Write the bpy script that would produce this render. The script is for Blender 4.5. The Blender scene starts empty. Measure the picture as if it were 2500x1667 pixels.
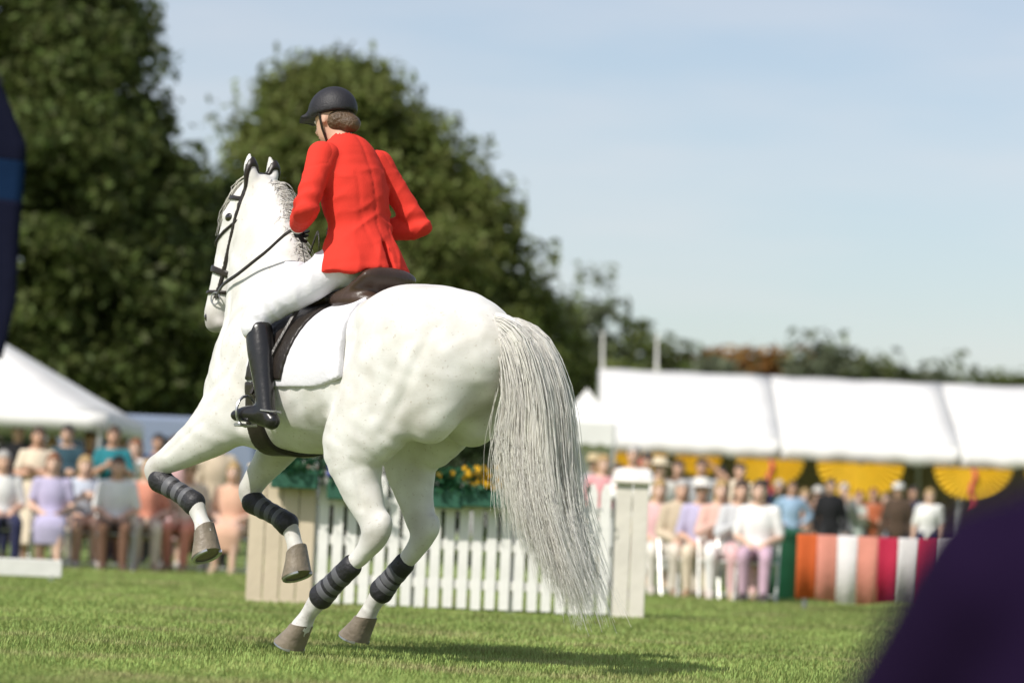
import bpy, math, random
import numpy as np
from mathutils import Vector, Matrix
random.seed(7); rng = np.random.default_rng(11)
SC = bpy.context.scene; COL = SC.collection
R = math.radians

# ------------------------------------------------------------------ camera
FPX, W0, H0 = 8000.0, 2500.0, 1667.0
PITCH, ROLL = math.atan(476.5 / FPX), R(2.5)
CAM = np.array([0, 0, 0.6])
f_ = np.array([0, math.cos(PITCH), math.sin(PITCH)])
u0 = np.array([0, -math.sin(PITCH), math.cos(PITCH)]); r0 = np.array([1.0, 0, 0])
rt = math.cos(ROLL) * r0 + math.sin(ROLL) * u0
up = -math.sin(ROLL) * r0 + math.cos(ROLL) * u0
cd = bpy.data.cameras.new('camera'); cam = bpy.data.objects.new('camera', cd); COL.objects.link(cam)
cd.sensor_width = 36; cd.lens = FPX / W0 * 36; cd.clip_end = 3000; cd.clip_start = 0.1
cam.matrix_world = Matrix(((rt[0], up[0], -f_[0], CAM[0]), (rt[1], up[1], -f_[1], CAM[1]),
                           (rt[2], up[2], -f_[2], CAM[2]), (0, 0, 0, 1)))
cd.dof.use_dof = True; cd.dof.focus_distance = 15.2; cd.dof.aperture_fstop = 2.0
SC.camera = cam

def at(px, py, Y):
    d = f_ + rt * ((px - W0 / 2) / FPX) + up * ((H0 / 2 - py) / FPX)
    return CAM + d * (Y / d[1])
def gx(px, Y):                       # x of a ground point seen in picture column px at distance Y
    py = 1310 + (px - 1250) * math.tan(ROLL) + 0.6 * FPX / Y
    return float(at(px, py, Y)[0])

# ------------------------------------------------------------------ sky, sun, exposure
SUNV = Vector((-0.50, -0.58, 0.76)).normalized()
w = bpy.data.worlds.new('World'); SC.world = w; w.use_nodes = True
nt = w.node_tree; bg = nt.nodes['Background']
sky = nt.nodes.new('ShaderNodeTexSky'); sky.sky_type = 'NISHITA'; sky.sun_disc = False
sky.sun_elevation = math.asin(SUNV.z); sky.sun_rotation = math.atan2(SUNV.x, SUNV.y)
sky.air_density = 1.0; sky.dust_density = 1.2; sky.ozone_density = 1.0; sky.altitude = 50
tc = nt.nodes.new('ShaderNodeTexCoord')
mp = nt.nodes.new('ShaderNodeMapping'); mp.inputs['Scale'].default_value = (3, 3, 16)
nz = nt.nodes.new('ShaderNodeTexNoise'); nz.inputs['Scale'].default_value = 2.2; nz.inputs['Detail'].default_value = 6
cr = nt.nodes.new('ShaderNodeValToRGB'); cr.color_ramp.elements[0].position = .42; cr.color_ramp.elements[1].position = .85
cr.color_ramp.elements[0].color = (.20, .20, .20, 1); cr.color_ramp.elements[1].color = (.55, .55, .55, 1)
mx = nt.nodes.new('ShaderNodeMix'); mx.data_type = 'RGBA'; mx.inputs['B'].default_value = (6.5, 6.25, 6.35, 1)
nt.links.new(tc.outputs['Generated'], mp.inputs['Vector']); nt.links.new(mp.outputs[0], nz.inputs['Vector'])
nt.links.new(nz.outputs[0], cr.inputs[0]); nt.links.new(cr.outputs[0], mx.inputs['Factor'])
nt.links.new(sky.outputs[0], mx.inputs['A']); nt.links.new(mx.outputs['Result'], bg.inputs['Color'])
bg.inputs['Strength'].default_value = 0.105
sd = bpy.data.lights.new('sun', 'SUN'); sd.energy = 4.0; sd.angle = R(0.6); sd.color = (1, .955, .88)
sun = bpy.data.objects.new('sun', sd); COL.objects.link(sun)
sun.rotation_euler = SUNV.to_track_quat('Z', 'Y').to_euler(); sun.location = (-20, -10, 30)
vs = SC.view_settings; vs.view_transform = 'Standard'; vs.look = 'None'; vs.gamma = 1; vs.exposure = 0.30
vs.use_curve_mapping = False
SC.cycles.diffuse_bounces = 6; SC.cycles.transmission_bounces = 8

# ------------------------------------------------------------------ materials
MATS = {}
def mat(name, col, rough=.7, var=.12, scale=6.0, bump=0.0, bscale=60, sheen=0, coat=0, metal=0, trans=0, island=0.0, spec=.4):
    if name in MATS: return MATS[name]
    m = bpy.data.materials.new(name); m.use_nodes = True; n = m.node_tree; b = n.nodes['Principled BSDF']
    b.inputs['Roughness'].default_value = rough; b.inputs['Metallic'].default_value = metal
    b.inputs['Specular IOR Level'].default_value = spec
    b.inputs['Sheen Weight'].default_value = sheen; b.inputs['Coat Weight'].default_value = coat
    t = n.nodes.new('ShaderNodeTexCoord'); no = n.nodes.new('ShaderNodeTexNoise')
    no.inputs['Scale'].default_value = scale; no.inputs['Detail'].default_value = 5
    n.links.new(t.outputs['Object'], no.inputs['Vector'])
    hs = n.nodes.new('ShaderNodeHueSaturation'); hs.inputs['Color'].default_value = (*col, 1)
    ma = n.nodes.new('ShaderNodeMapRange'); ma.inputs['From Min'].default_value = .25; ma.inputs['From Max'].default_value = .75
    ma.inputs['To Min'].default_value = 1 - var; ma.inputs['To Max'].default_value = 1 + var
    n.links.new(no.outputs[0], ma.inputs[0])
    out = ma.outputs[0]
    if island:
        g = n.nodes.new('ShaderNodeNewGeometry'); m2 = n.nodes.new('ShaderNodeMapRange')
        m2.inputs['To Min'].default_value = 1 - island; m2.inputs['To Max'].default_value = 1 + island
        n.links.new(g.outputs['Random Per Island'], m2.inputs[0])
        mu = n.nodes.new('ShaderNodeMath'); mu.operation = 'MULTIPLY'
        n.links.new(out, mu.inputs[0]); n.links.new(m2.outputs[0], mu.inputs[1]); out = mu.outputs[0]
        m3 = n.nodes.new('ShaderNodeMapRange'); m3.inputs['To Min'].default_value = .48; m3.inputs['To Max'].default_value = .52
        n.links.new(g.outputs['Random Per Island'], m3.inputs[0]); n.links.new(m3.outputs[0], hs.inputs['Hue'])
    n.links.new(out, hs.inputs['Value']); n.links.new(hs.outputs[0], b.inputs['Base Color'])
    if bump:
        bn = n.nodes.new('ShaderNodeTexNoise'); bn.inputs['Scale'].default_value = bscale; bn.inputs['Detail'].default_value = 4
        n.links.new(t.outputs['Object'], bn.inputs['Vector'])
        bu = n.nodes.new('ShaderNodeBump'); bu.inputs['Strength'].default_value = bump; bu.inputs['Distance'].default_value = .02
        n.links.new(bn.outputs[0], bu.inputs['Height']); n.links.new(bu.outputs[0], b.inputs['Normal'])
    if trans:
        tr = n.nodes.new('ShaderNodeBsdfTranslucent'); ms = n.nodes.new('ShaderNodeMixShader'); ms.inputs[0].default_value = trans
        n.links.new(hs.outputs[0], tr.inputs['Color']); o = n.nodes['Material Output']
        n.links.new(b.outputs[0], ms.inputs[1]); n.links.new(tr.outputs[0], ms.inputs[2]); n.links.new(ms.outputs[0], o.inputs['Surface'])
    MATS[name] = m; return m
def cloth(col):
    return mat('cloth_%d_%d_%d' % tuple(int(c * 255) for c in col), col, .85, .10, 9, .14, 40, sheen=.15 if max(col) > .05 else 0, spec=.2 if max(col) > .05 else .06)

# ------------------------------------------------------------------ object helpers
def link(o, parent=None):
    COL.objects.link(o)
    if parent is not None: o.parent = parent
    return o
def tag(o, label=None, cat=None, group=None, kind=None):
    if label: o['label'] = label
    if cat: o['category'] = cat
    if group: o['group'] = group
    if kind: o['kind'] = kind
    return o
def thing(name, label, cat, loc=(0, 0, 0), rz=0, group=None):
    o = bpy.data.objects.new(name, None); COL.objects.link(o); o.empty_display_size = .1
    o.location = [float(c) for c in loc]; o.rotation_euler = (0, 0, rz)
    return tag(o, label, cat, group)
def mesh_np(name, v, faces, m, parent=None, smooth=True):
    """faces: int array (n,3) or (n,4)"""
    v = np.asarray(v, np.float32); fa = np.asarray(faces, np.int32)
    me = bpy.data.meshes.new(name); k = fa.shape[1]
    me.vertices.add(len(v)); me.vertices.foreach_set('co', v.ravel())
    me.loops.add(fa.size); me.loops.foreach_set('vertex_index', fa.ravel())
    me.polygons.add(len(fa)); me.polygons.foreach_set('loop_start', np.arange(0, fa.size, k, dtype=np.int32))
    if smooth: me.polygons.foreach_set('use_smooth', np.ones(len(fa), bool))
    me.update(calc_edges=True); me.validate()
    if m is not None: me.materials.append(m)
    return link(bpy.data.objects.new(name, me), parent)
class MB:
    """collects boxes, tubes, prisms; build() links them as one mesh object"""
    def __init__(s): s.v = []; s.f = []
    def add(s, v, f):
        o = len(s.v); s.v += [tuple(map(float, p)) for p in v]; s.f += [tuple(o + i for i in q) for q in f]; return s
    def box(s, c, d, rz=0, bev=0.0):
        x, y, z = [q / 2 for q in d]; cs, sn = math.cos(rz), math.sin(rz)
        b = min(bev, x * .9, y * .9, z * .9)
        if b <= 0:
            V = [(i * x, j * y, k * z) for k in (-1, 1) for i, j in ((-1, -1), (1, -1), (1, 1), (-1, 1))]
            F = [(3, 2, 1, 0), (4, 5, 6, 7), (0, 1, 5, 4), (1, 2, 6, 5), (2, 3, 7, 6), (3, 0, 4, 7)]
        else:
            V = []; ring = lambda ex, ey, zz: [(-ex + b, -ey, zz), (ex - b, -ey, zz), (ex, -ey + b, zz), (ex, ey - b, zz), (ex - b, ey, zz), (-ex + b, ey, zz), (-ex, ey - b, zz), (-ex, -ey + b, zz)]
            V += ring(x - b, y - b, -z) if False else [(p[0] * (x - b) / x, p[1] * (y - b) / y, p[2]) for p in ring(x, y, -z)]
            V += ring(x, y, -z + b) + ring(x, y, z - b)
            V += [(p[0] * (x - b) / x, p[1] * (y - b) / y, p[2]) for p in ring(x, y, z)]
            F = [tuple(range(7, -1, -1)), tuple(range(24, 32))]
            for r_ in range(3):
                for i in range(8): j = (i + 1) % 8; F.append((r_ * 8 + i, r_ * 8 + j, r_ * 8 + 8 + j, r_ * 8 + 8 + i))
        return s.add([(c[0] + p[0] * cs - p[1] * sn, c[1] + p[0] * sn + p[1] * cs, c[2] + p[2]) for p in V], F)
    def tube(s, pts, rad, n=8, cap=True):
        pts = [Vector(p) for p in pts]; rads = rad if hasattr(rad, '__len__') else [rad] * len(pts)
        V = []; prev = None
        for i, p in enumerate(pts):
            d = (pts[min(i + 1, len(pts) - 1)] - pts[max(i - 1, 0)]).normalized()
            a = prev if prev is not None else (Vector((0, 0, 1)) if abs(d.z) < .9 else Vector((1, 0, 0)))
            a = (a - d * a.dot(d)).normalized(); prev = a; b = d.cross(a)
            V += [p + (a * math.cos(2 * math.pi * k / n) + b * math.sin(2 * math.pi * k / n)) * rads[i] for k in range(n)]
        F = [(i * n + k, i * n + (k + 1) % n, (i + 1) * n + (k + 1) % n, (i + 1) * n + k) for i in range(len(pts) - 1) for k in range(n)]
        if cap: F += [tuple(range(n - 1, -1, -1)), tuple(range((len(pts) - 1) * n, len(pts) * n))]
        return s.add(V, F)
    def lathe(s, prof, c=(0, 0, 0), n=20):
        V = [(c[0] + r_ * math.cos(2 * math.pi * k / n), c[1] + r_ * math.sin(2 * math.pi * k / n), c[2] + z) for r_, z in prof for k in range(n)]
        F = [(i * n + k, i * n + (k + 1) % n, (i + 1) * n + (k + 1) % n, (i + 1) * n + k) for i in range(len(prof) - 1) for k in range(n)]
        F += [tuple(range(n - 1, -1, -1)), tuple(range((len(prof) - 1) * n, len(prof) * n))]
        return s.add(V, F)
    def build(s, name, m, parent=None, smooth=False):
        me = bpy.data.meshes.new(name); me.from_pydata(s.v, [], s.f); me.update()
        if m: me.materials.append(m)
        if smooth:
            me.polygons.foreach_set('use_smooth', np.ones(len(me.polygons), bool))
            me.set_sharp_from_angle(angle=R(40))
        return link(bpy.data.objects.new(name, me), parent)
def copy_tree(o, parent=None):
    c = o.copy(); COL.objects.link(c); c.parent = parent
    for ch in list(o.children): copy_tree(ch, c)
    return c

# ------------------------------------------------------------------ distance-field bodies
def smin(a, b, k):
    if k <= 0: return np.minimum(a, b)
    h = np.maximum(k - np.abs(a - b), 0) / k
    return np.minimum(a, b) - h * h * k * .25
def catmull(P, n):
    P = np.asarray(P, float); Q = np.vstack([2 * P[0] - P[1], P, 2 * P[-1] - P[-2]]); out = []
    for i in range(1, len(Q) - 2):
        for t in np.linspace(0, 1, n, endpoint=False):
            a, b, c, d = Q[i - 1:i + 3]
            out.append(.5 * (2 * b + (c - a) * t + (2 * a - 5 * b + 4 * c - d) * t * t + (-a + 3 * b - 3 * c + d) * t ** 3))
    out.append(P[-1]); return np.array(out)
class Field:
    def __init__(s): s.it = []
    def chain(s, pts, side=(0, 1, 0), k=.03, n=4, grow=0.0):
        """pts: (x,y,z,r_front,r_side); section is an ellipse, r_side along 'side'"""
        P = catmull(pts, n) if n > 1 else np.asarray(pts, float)
        P[:, 3:] = np.maximum(P[:, 3:] + grow, .004)
        s.it.append(('c', P, np.asarray(side, float), k)); return s
    def ell(s, c, r_, Rm=None, k=.03, grow=0.0):
        s.it.append(('e', np.asarray(c, float), np.asarray(r_, float) + grow, Rm, k)); return s
    def bounds(s):
        lo, hi = [], []
        for t in s.it:
            if t[0] == 'c':
                r_ = t[1][:, 3:].max(1)[:, None]; lo.append((t[1][:, :3] - r_).min(0)); hi.append((t[1][:, :3] + r_).max(0))
            else: m_ = t[2].max(); lo.append(t[1] - m_); hi.append(t[1] + m_)
        return np.min(lo, 0), np.max(hi, 0)
    def grid(s, h, lo=None, hi=None):
        if lo is None: lo, hi = s.bounds(); lo = lo - 2.5 * h; hi = hi + 2.5 * h
        s.h = h; s.lo = np.asarray(lo, float); s.n = np.ceil((np.asarray(hi) - s.lo) / h).astype(int) + 1
        s.ax = [s.lo[i] + h * np.arange(s.n[i]) for i in range(3)]
        D = np.full(s.n, .2); M = .07
        for t in s.it:
            if t[0] == 'c': r_ = t[1][:, 3:].max(1)[:, None]; a = (t[1][:, :3] - r_).min(0) - M; b = (t[1][:, :3] + r_).max(0) + M
            else: a = t[1] - t[2].max() - M; b = t[1] + t[2].max() + M
            i0 = np.clip(np.floor((a - s.lo) / h).astype(int), 0, s.n); i1 = np.clip(np.ceil((b - s.lo) / h).astype(int) + 1, 0, s.n)
            if (i1 <= i0).any(): continue
            sl = tuple(slice(i0[q], i1[q]) for q in range(3))
            if t[0] == 'e':
                X = [s.ax[q][sl[q]] - t[1][q] for q in range(3)]; X = np.meshgrid(*X, indexing='ij')
                if t[3] is not None:
                    Rm = np.asarray(t[3]); X = [Rm[0, q] * X[0] + Rm[1, q] * X[1] + Rm[2, q] * X[2] for q in range(3)]
                k0 = np.sqrt(sum((X[q] / t[2][q]) ** 2 for q in range(3))); k1 = np.sqrt(sum((X[q] / t[2][q] ** 2) ** 2 for q in range(3))) + 1e-6
                d = k0 * (k0 - 1) / k1; k = t[4]
            else:
                P, side, k = t[1], t[2], t[3]
                d = np.full([i1[q] - i0[q] for q in range(3)], .2)
                for e in range(len(P) - 1):
                    A, B = P[e], P[e + 1]; rm = max(A[3:].max(), B[3:].max()) + M
                    j0 = np.clip(np.floor((np.minimum(A[:3], B[:3]) - rm - s.lo) / h).astype(int), i0, i1)
                    j1 = np.clip(np.ceil((np.maximum(A[:3], B[:3]) + rm - s.lo) / h).astype(int) + 1, i0, i1)
                    if (j1 <= j0).any(): continue
                    X = np.meshgrid(*[s.ax[q][j0[q]:j1[q]] - A[q] for q in range(3)], indexing='ij')
                    ab = B[:3] - A[:3]; L = np.linalg.norm(ab)
                    if L < 1e-6: continue
                    dr = ab / L; sv = side - dr * side.dot(dr); sv /= np.linalg.norm(sv) + 1e-9; fv = np.cross(sv, dr)
                    tt = X[0] * dr[0] + X[1] * dr[1] + X[2] * dr[2]; hh = np.clip(tt / L, 0, 1)
                    wv = tt - hh * L
                    uu = X[0] * fv[0] + X[1] * fv[1] + X[2] * fv[2]; vv = X[0] * sv[0] + X[1] * sv[1] + X[2] * sv[2]
                    ra = A[3] + (B[3] - A[3]) * hh; rb = A[4] + (B[4] - A[4]) * hh; rc = np.minimum(ra, rb)
                    k0 = np.sqrt((uu / ra) ** 2 + (vv / rb) ** 2 + (wv / rc) ** 2)
                    k1 = np.sqrt((uu / ra ** 2) ** 2 + (vv / rb ** 2) ** 2 + (wv / rc ** 2) ** 2) + 1e-6
                    q = tuple(slice(j0[c] - i0[c], j1[c] - i0[c]) for c in range(3))
                    d[q] = np.minimum(d[q], k0 * (k0 - 1) / k1)
            D[sl] = smin(D[sl], d, k)
        s.D = D; return D
    def xyz(s): return np.meshgrid(*s.ax, indexing='ij', sparse=True)
def nets(D, lo, h, smooth=2):
    """surface nets of the zero level"""
    D = np.pad(D, 1, constant_values=.2); lo = np.asarray(lo) - h
    S = D < 0; n = D.shape
    c = [(i, j, k) for i in (0, 1) for j in (0, 1) for k in (0, 1)]
    cor = lambda A, o: A[o[0]:n[0] - 1 + o[0], o[1]:n[1] - 1 + o[1], o[2]:n[2] - 1 + o[2]]
    cnt = sum(cor(S, o).astype(np.int8) for o in c)
    act = (cnt > 0) & (cnt < 8); I = np.argwhere(act)
    idx = np.full(act.shape, -1, np.int32); idx[act] = np.arange(len(I))
    pos = np.zeros((len(I), 3)); num = np.zeros(len(I))
    for a in c:
        for ax in range(3):
            if a[ax]: continue
            b = list(a); b[ax] = 1
            da = D[I[:, 0] + a[0], I[:, 1] + a[1], I[:, 2] + a[2]]; db = D[I[:, 0] + b[0], I[:, 1] + b[1], I[:, 2] + b[2]]
            m_ = (da < 0) != (db < 0); t = np.where(m_, da / np.where(m_, da - db, 1), 0)
            p = np.tile(np.array(a, float), (len(I), 1)); p[:, ax] += t
            pos += p * m_[:, None]; num += m_
    V = I + pos / num[:, None]
    F = []
    for ax in range(3):
        b, e = (ax + 1) % 3, (ax + 2) % 3
        s0 = [slice(None)] * 3; s1 = [slice(None)] * 3; s0[ax] = slice(0, -1); s1[ax] = slice(1, None)
        A, B = S[tuple(s0)], S[tuple(s1)]; E = np.argwhere(A != B)
        E = E[(E[:, b] > 0) & (E[:, e] > 0) & (E[:, b] < n[b] - 1) & (E[:, e] < n[e] - 1)]
        fl = A[E[:, 0], E[:, 1], E[:, 2]]
        def g(ob, oe):
            q = E.copy(); q[:, b] -= ob; q[:, e] -= oe; return idx[q[:, 0], q[:, 1], q[:, 2]]
        Q = np.stack([g(1, 1), g(0, 1), g(0, 0), g(1, 0)], 1); Q[~fl] = Q[~fl][:, ::-1]; F.append(Q)
    F = np.vstack(F); F = F[(F >= 0).all(1)]
    for _ in range(smooth):
        acc = np.zeros_like(V); nn = np.zeros(len(V))
        for i in range(4):
            a, b = F[:, i], F[:, (i + 1) % 4]
            np.add.at(acc, a, V[b]); np.add.at(nn, a, 1); np.add.at(acc, b, V[a]); np.add.at(nn, b, 1)
        V = .5 * V + .5 * acc / np.maximum(nn, 1)[:, None]
    return lo + V * h, F
def merge(parts):
    V, F, o = [], [], 0
    for v, f in parts: V.append(v); F.append(f + o); o += len(v)
    return np.vstack(V), np.vstack(F)
def strands(name, P, rad, m, parent):
    """P (n,m,3) polylines, rad (n,m): three-sided tapering hairs in one mesh"""
    n, k, _ = P.shape
    d = np.gradient(P, axis=1); d /= np.linalg.norm(d, axis=2, keepdims=True) + 1e-9
    a = np.cross(d, np.array([.31, .87, .38])); a /= np.linalg.norm(a, axis=2, keepdims=True) + 1e-9; b = np.cross(d, a)
    V = np.stack([P + (a * math.cos(q) + b * math.sin(q)) * rad[:, :, None] for q in (0, 2.094, 4.189)], 2).reshape(-1, 3)
    base = (np.arange(n)[:, None] * k + np.arange(k - 1)[None]) * 3
    F = np.concatenate([np.stack([base + q, base + (q + 1) % 3, base + 3 + (q + 1) % 3, base + 3 + q], -1).reshape(-1, 4) for q in range(3)])
    return mesh_np(name, V, F, m, parent, smooth=False)

# ------------------------------------------------------------------ ground and grass
m = mat('turf', (.20, .26, .085), .95, .22, .55, .6, 25, spec=.1)
gr = MB().add([(-900, -60, 0), (900, -60, 0), (900, 1800, 0), (-900, 1800, 0)], [(0, 1, 2, 3)]).build('ground', m)
tag(gr, 'flat green turf of the showground', 'ground', kind='structure')
def grass():
    n = 520000
    Y = 11.5 + 34 * rng.random(n) ** 1.55; X = (rng.random(n) - .5) * (Y * .36 + 1.2)
    ang = rng.random(n) * 6.283; hgt = (.014 + .022 * rng.random(n)) * (1 + (Y - 12) / 45); wd = (.0035 + .0025 * rng.random(n)) * (Y / 13)
    clump = .75 + .5 * (np.sin(X * 2.3 + np.sin(Y * 1.1) * 2) * np.sin(Y * 1.7 + X) * .5 + .5); hgt *= clump
    lx, ly = np.cos(ang) * hgt * .55, np.sin(ang) * hgt * .55
    sx, sy = -np.sin(ang) * wd, np.cos(ang) * wd
    V = np.stack([np.stack([X - sx, Y - sy, 0 * X], 1), np.stack([X + sx, Y + sy, 0 * X], 1), np.stack([X + lx, Y + ly, hgt], 1)], 1).reshape(-1, 3)
    m = mat('grass_blades', (.275, .345, .105), .8, .30, .5, island=.28, trans=.3, spec=.1)
    n_ = m.node_tree; hs = [q for q in n_.nodes if q.type == 'HUE_SAT'][0]; t_ = n_.nodes.new('ShaderNodeTexCoord'); dn = n_.nodes.new('ShaderNodeTexNoise'); dn.inputs['Scale'].default_value = 1.1; dn.inputs['Detail'].default_value = 7
    n_.links.new(t_.outputs['Object'], dn.inputs['Vector']); dr = n_.nodes.new('ShaderNodeValToRGB'); dr.color_ramp.elements[0].position = .5; dr.color_ramp.elements[0].color = (.275, .345, .105, 1); dr.color_ramp.elements[1].position = .72; dr.color_ramp.elements[1].color = (.36, .33, .16, 1)
    n_.links.new(dn.outputs[0], dr.inputs[0]); n_.links.new(dr.outputs[0], hs.inputs['Color'])
    o = mesh_np('grass', V, np.arange(3 * n).reshape(-1, 3), m, smooth=False)
    tag(o, 'short mown grass of the riding arena', 'grass', kind='stuff')
grass()

# ------------------------------------------------------------------ trees
BARK = mat('bark', (.07, .052, .036), .9, .3, 8, .8, 20)
def leaf_mat(name, c, tr=.34): return mat(name, c, .6, .3, .35, island=.38, trans=tr, spec=.25)
LEAF_D = leaf_mat('leaf_dark', (.085, .108, .028)); LEAF_M = leaf_mat('leaf_mid', (.135, .158, .040)); LEAF_O = leaf_mat('leaf_olive', (.085, .105, .028))
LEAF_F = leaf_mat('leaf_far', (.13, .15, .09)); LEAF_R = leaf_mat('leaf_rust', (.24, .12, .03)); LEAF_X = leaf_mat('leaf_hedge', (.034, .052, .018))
def leaves(blobs, n, size, seed, shell=.55):
    g = np.random.default_rng(seed); vol = np.array([b[3] * b[4] * b[5] for b in blobs]) ** .67; pr = vol / vol.sum()
    B = np.array(blobs)
    ncl = max(30, n // 90)                                   # twig clumps give the crown its uneven outline
    w_ = g.choice(len(B), ncl, p=pr); dv = g.normal(size=(ncl, 3)); dv /= np.linalg.norm(dv, axis=1)[:, None]
    rr = (shell + (1 - shell) * g.random(ncl)) * (1 + .10 * np.clip(g.normal(size=ncl), -1.5, 1.5))
    C = B[w_, :3] + dv * B[w_, 3:] * rr[:, None]; cs = size * (3.0 + 5.0 * g.random(ncl))
    k = g.integers(0, ncl, n); off = np.clip(g.normal(size=(n, 3)), -1.45, 1.45); off *= (cs[k] / 1.9)[:, None]; off[:, 2] *= .62
    P = C[k] + off
    nrm = dv[k] * .5 + g.normal(size=(n, 3)) * .75 + np.array([0, 0, .45]); nrm /= np.linalg.norm(nrm, axis=1)[:, None]
    t = np.cross(nrm, g.normal(size=(n, 3))); t /= np.linalg.norm(t, axis=1)[:, None]; b = np.cross(nrm, t)
    L = (size * (.6 + .8 * g.random(n)))[:, None]
    V = np.stack([P - t * L, P + b * L * .45 + nrm * L * .12, P + t * L, P - b * L * .45 + nrm * L * .12], 1).reshape(-1, 3)
    return V, np.arange(4 * n).reshape(-1, 4)
def tree(name, label, x, y, h, blobs, n, size, lm, seed, trunk_r=.3, group=None):
    """blobs relative to the base: (x,y,z,rx,ry,rz)"""
    t = thing(name, label, 'tree', (x, y, 0), group=group); g = random.Random(seed)
    mb = MB(); top = max(b[2] for b in blobs)
    mb.tube([(0, 0, -.1), (g.uniform(-.1, .1), 0, top * .3), (g.uniform(-.2, .2), g.uniform(-.2, .2), top * .65), (0, 0, top)], [trunk_r * 1.25, trunk_r, trunk_r * .65, trunk_r * .2], 10)
    o = mb.build('trunk', BARK, t, True)
    lb = MB()
    for b in blobs:
        z0 = min(b[2] * .55, top * .55)
        lb.tube([(0, 0, z0), (b[0] * .45, b[1] * .45, z0 + (b[2] - z0) * .6), (b[0], b[1], b[2] + b[5] * .3)], [trunk_r * .5, trunk_r * .33, trunk_r * .1], 7)
    lb.build('limbs', BARK, t, True)
    v, f = leaves(blobs, n, size, seed); mesh_np('crown', v, f, lm, t, smooth=False)
    return t
def blob(px, py, Y, rx, ry, rz, base):
    p = at(px, py, Y); return (p[0] - base[0], p[1] - base[1], p[2], rx, ry, rz)
# tall dark tree at the left, its top out of the picture
b0 = (gx(60, 70), 70)
tree('broadleaf_tree', 'tall dense dark tree filling the left edge, its top out of view', b0[0], b0[1], 15,
     [blob(-60, 20, 70, 3.2, 3, 2.6, b0), blob(140, 130, 69, 2.1, 2.4, 2.2, b0), blob(230, 70, 70, 1.2, 1.4, 1.6, b0), blob(40, 380, 68, 2.8, 2.6, 2.2, b0), blob(230, 400, 69, 2.1, 2.2, 2.0, b0),
      blob(330, 560, 69, 2.0, 2.2, 1.7, b0), blob(120, 640, 68, 2.8, 2.6, 2.0, b0), blob(300, 780, 68, 2.6, 2.4, 1.8, b0), blob(30, 870, 68, 2.8, 2.4, 1.6, b0), blob(260, 960, 69, 2.6, 2.2, 1.4, b0)],
     95000, .125, LEAF_D, 3, .45)
b0 = (gx(470, 74), 74)
tree('broadleaf_tree', 'lower bushy tree between the tall left tree and the horse head', b0[0], b0[1], 9,
     [blob(450, 560, 74, 1.5, 1.8, 1.5, b0), blob(500, 720, 73, 1.9, 2, 1.6, b0), blob(400, 780, 73, 1.9, 2, 1.6, b0), blob(470, 920, 73, 2.4, 2.2, 1.7, b0), blob(620, 900, 74, 2.2, 2, 1.8, b0), blob(560, 600, 75, 1.3, 1.5, 1.5, b0)],
     44000, .125, LEAF_D, 4, .3)
b0 = (gx(850, 82), 82)
tree('broadleaf_tree', 'round topped green tree rising behind the rider', b0[0], b0[1], 13,
     [blob(800, 250, 82, 1.5, 1.7, 1.1, b0), blob(880, 300, 81, 1.7, 1.9, 1.4, b0), blob(700, 320, 82, 1.35, 1.6, 1.1, b0), blob(970, 420, 81, 1.9, 2, 1.6, b0), blob(760, 470, 81, 2.2, 2.2, 1.8, b0),
      blob(1080, 540, 81, 1.7, 1.9, 1.5, b0), blob(960, 640, 80, 2.4, 2.3, 1.9, b0), blob(650, 620, 82, 2.0, 2, 1.9, b0), blob(1130, 690, 81, 2.0, 2, 1.6, b0), blob(820, 800, 80, 3.0, 2.5, 2.2, b0), blob(1080, 850, 80, 2.6, 2.2, 1.9, b0)],
     100000, .125, LEAF_M, 5, .42)
b0 = (gx(1260, 84), 84)
tree('broadleaf_tree', 'low spreading tree sloping down behind the horse tail', b0[0], b0[1], 6,
     [blob(1215, 790, 84, 1.6, 1.8, 1.3, b0), blob(1310, 915, 84, 1.6, 1.8, 1.2, b0), blob(1220, 930, 83, 2.0, 1.9, 1.6, b0), blob(1370, 1000, 84, 1.2, 1.6, 1.0, b0), blob(1300, 1050, 83, 2.0, 1.7, 1.4, b0)],
     36000, .125, LEAF_M, 6, .25)
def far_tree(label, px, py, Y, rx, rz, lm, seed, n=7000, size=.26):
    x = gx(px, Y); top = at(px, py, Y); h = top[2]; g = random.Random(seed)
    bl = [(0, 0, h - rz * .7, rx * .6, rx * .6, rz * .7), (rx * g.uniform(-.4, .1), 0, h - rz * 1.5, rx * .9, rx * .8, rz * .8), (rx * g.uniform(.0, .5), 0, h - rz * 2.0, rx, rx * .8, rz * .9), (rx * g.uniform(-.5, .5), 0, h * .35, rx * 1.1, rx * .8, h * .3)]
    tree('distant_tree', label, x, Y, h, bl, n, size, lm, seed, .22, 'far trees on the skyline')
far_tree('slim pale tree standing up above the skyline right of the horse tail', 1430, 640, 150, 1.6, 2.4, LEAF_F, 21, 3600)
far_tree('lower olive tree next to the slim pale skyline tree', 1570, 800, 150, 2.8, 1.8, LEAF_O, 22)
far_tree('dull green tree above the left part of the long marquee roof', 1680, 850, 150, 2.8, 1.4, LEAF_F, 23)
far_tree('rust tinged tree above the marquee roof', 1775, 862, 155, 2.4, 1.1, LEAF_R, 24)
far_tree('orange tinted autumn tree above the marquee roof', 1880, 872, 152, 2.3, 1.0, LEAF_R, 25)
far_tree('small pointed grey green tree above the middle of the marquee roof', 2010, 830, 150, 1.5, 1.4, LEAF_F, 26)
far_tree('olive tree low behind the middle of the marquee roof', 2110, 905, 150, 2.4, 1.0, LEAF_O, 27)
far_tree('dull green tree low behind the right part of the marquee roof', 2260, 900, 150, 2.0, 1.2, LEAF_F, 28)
far_tree('last far tree at the right edge of the picture', 2430, 930, 150, 2.6, 1.0, LEAF_O, 29)
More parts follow.
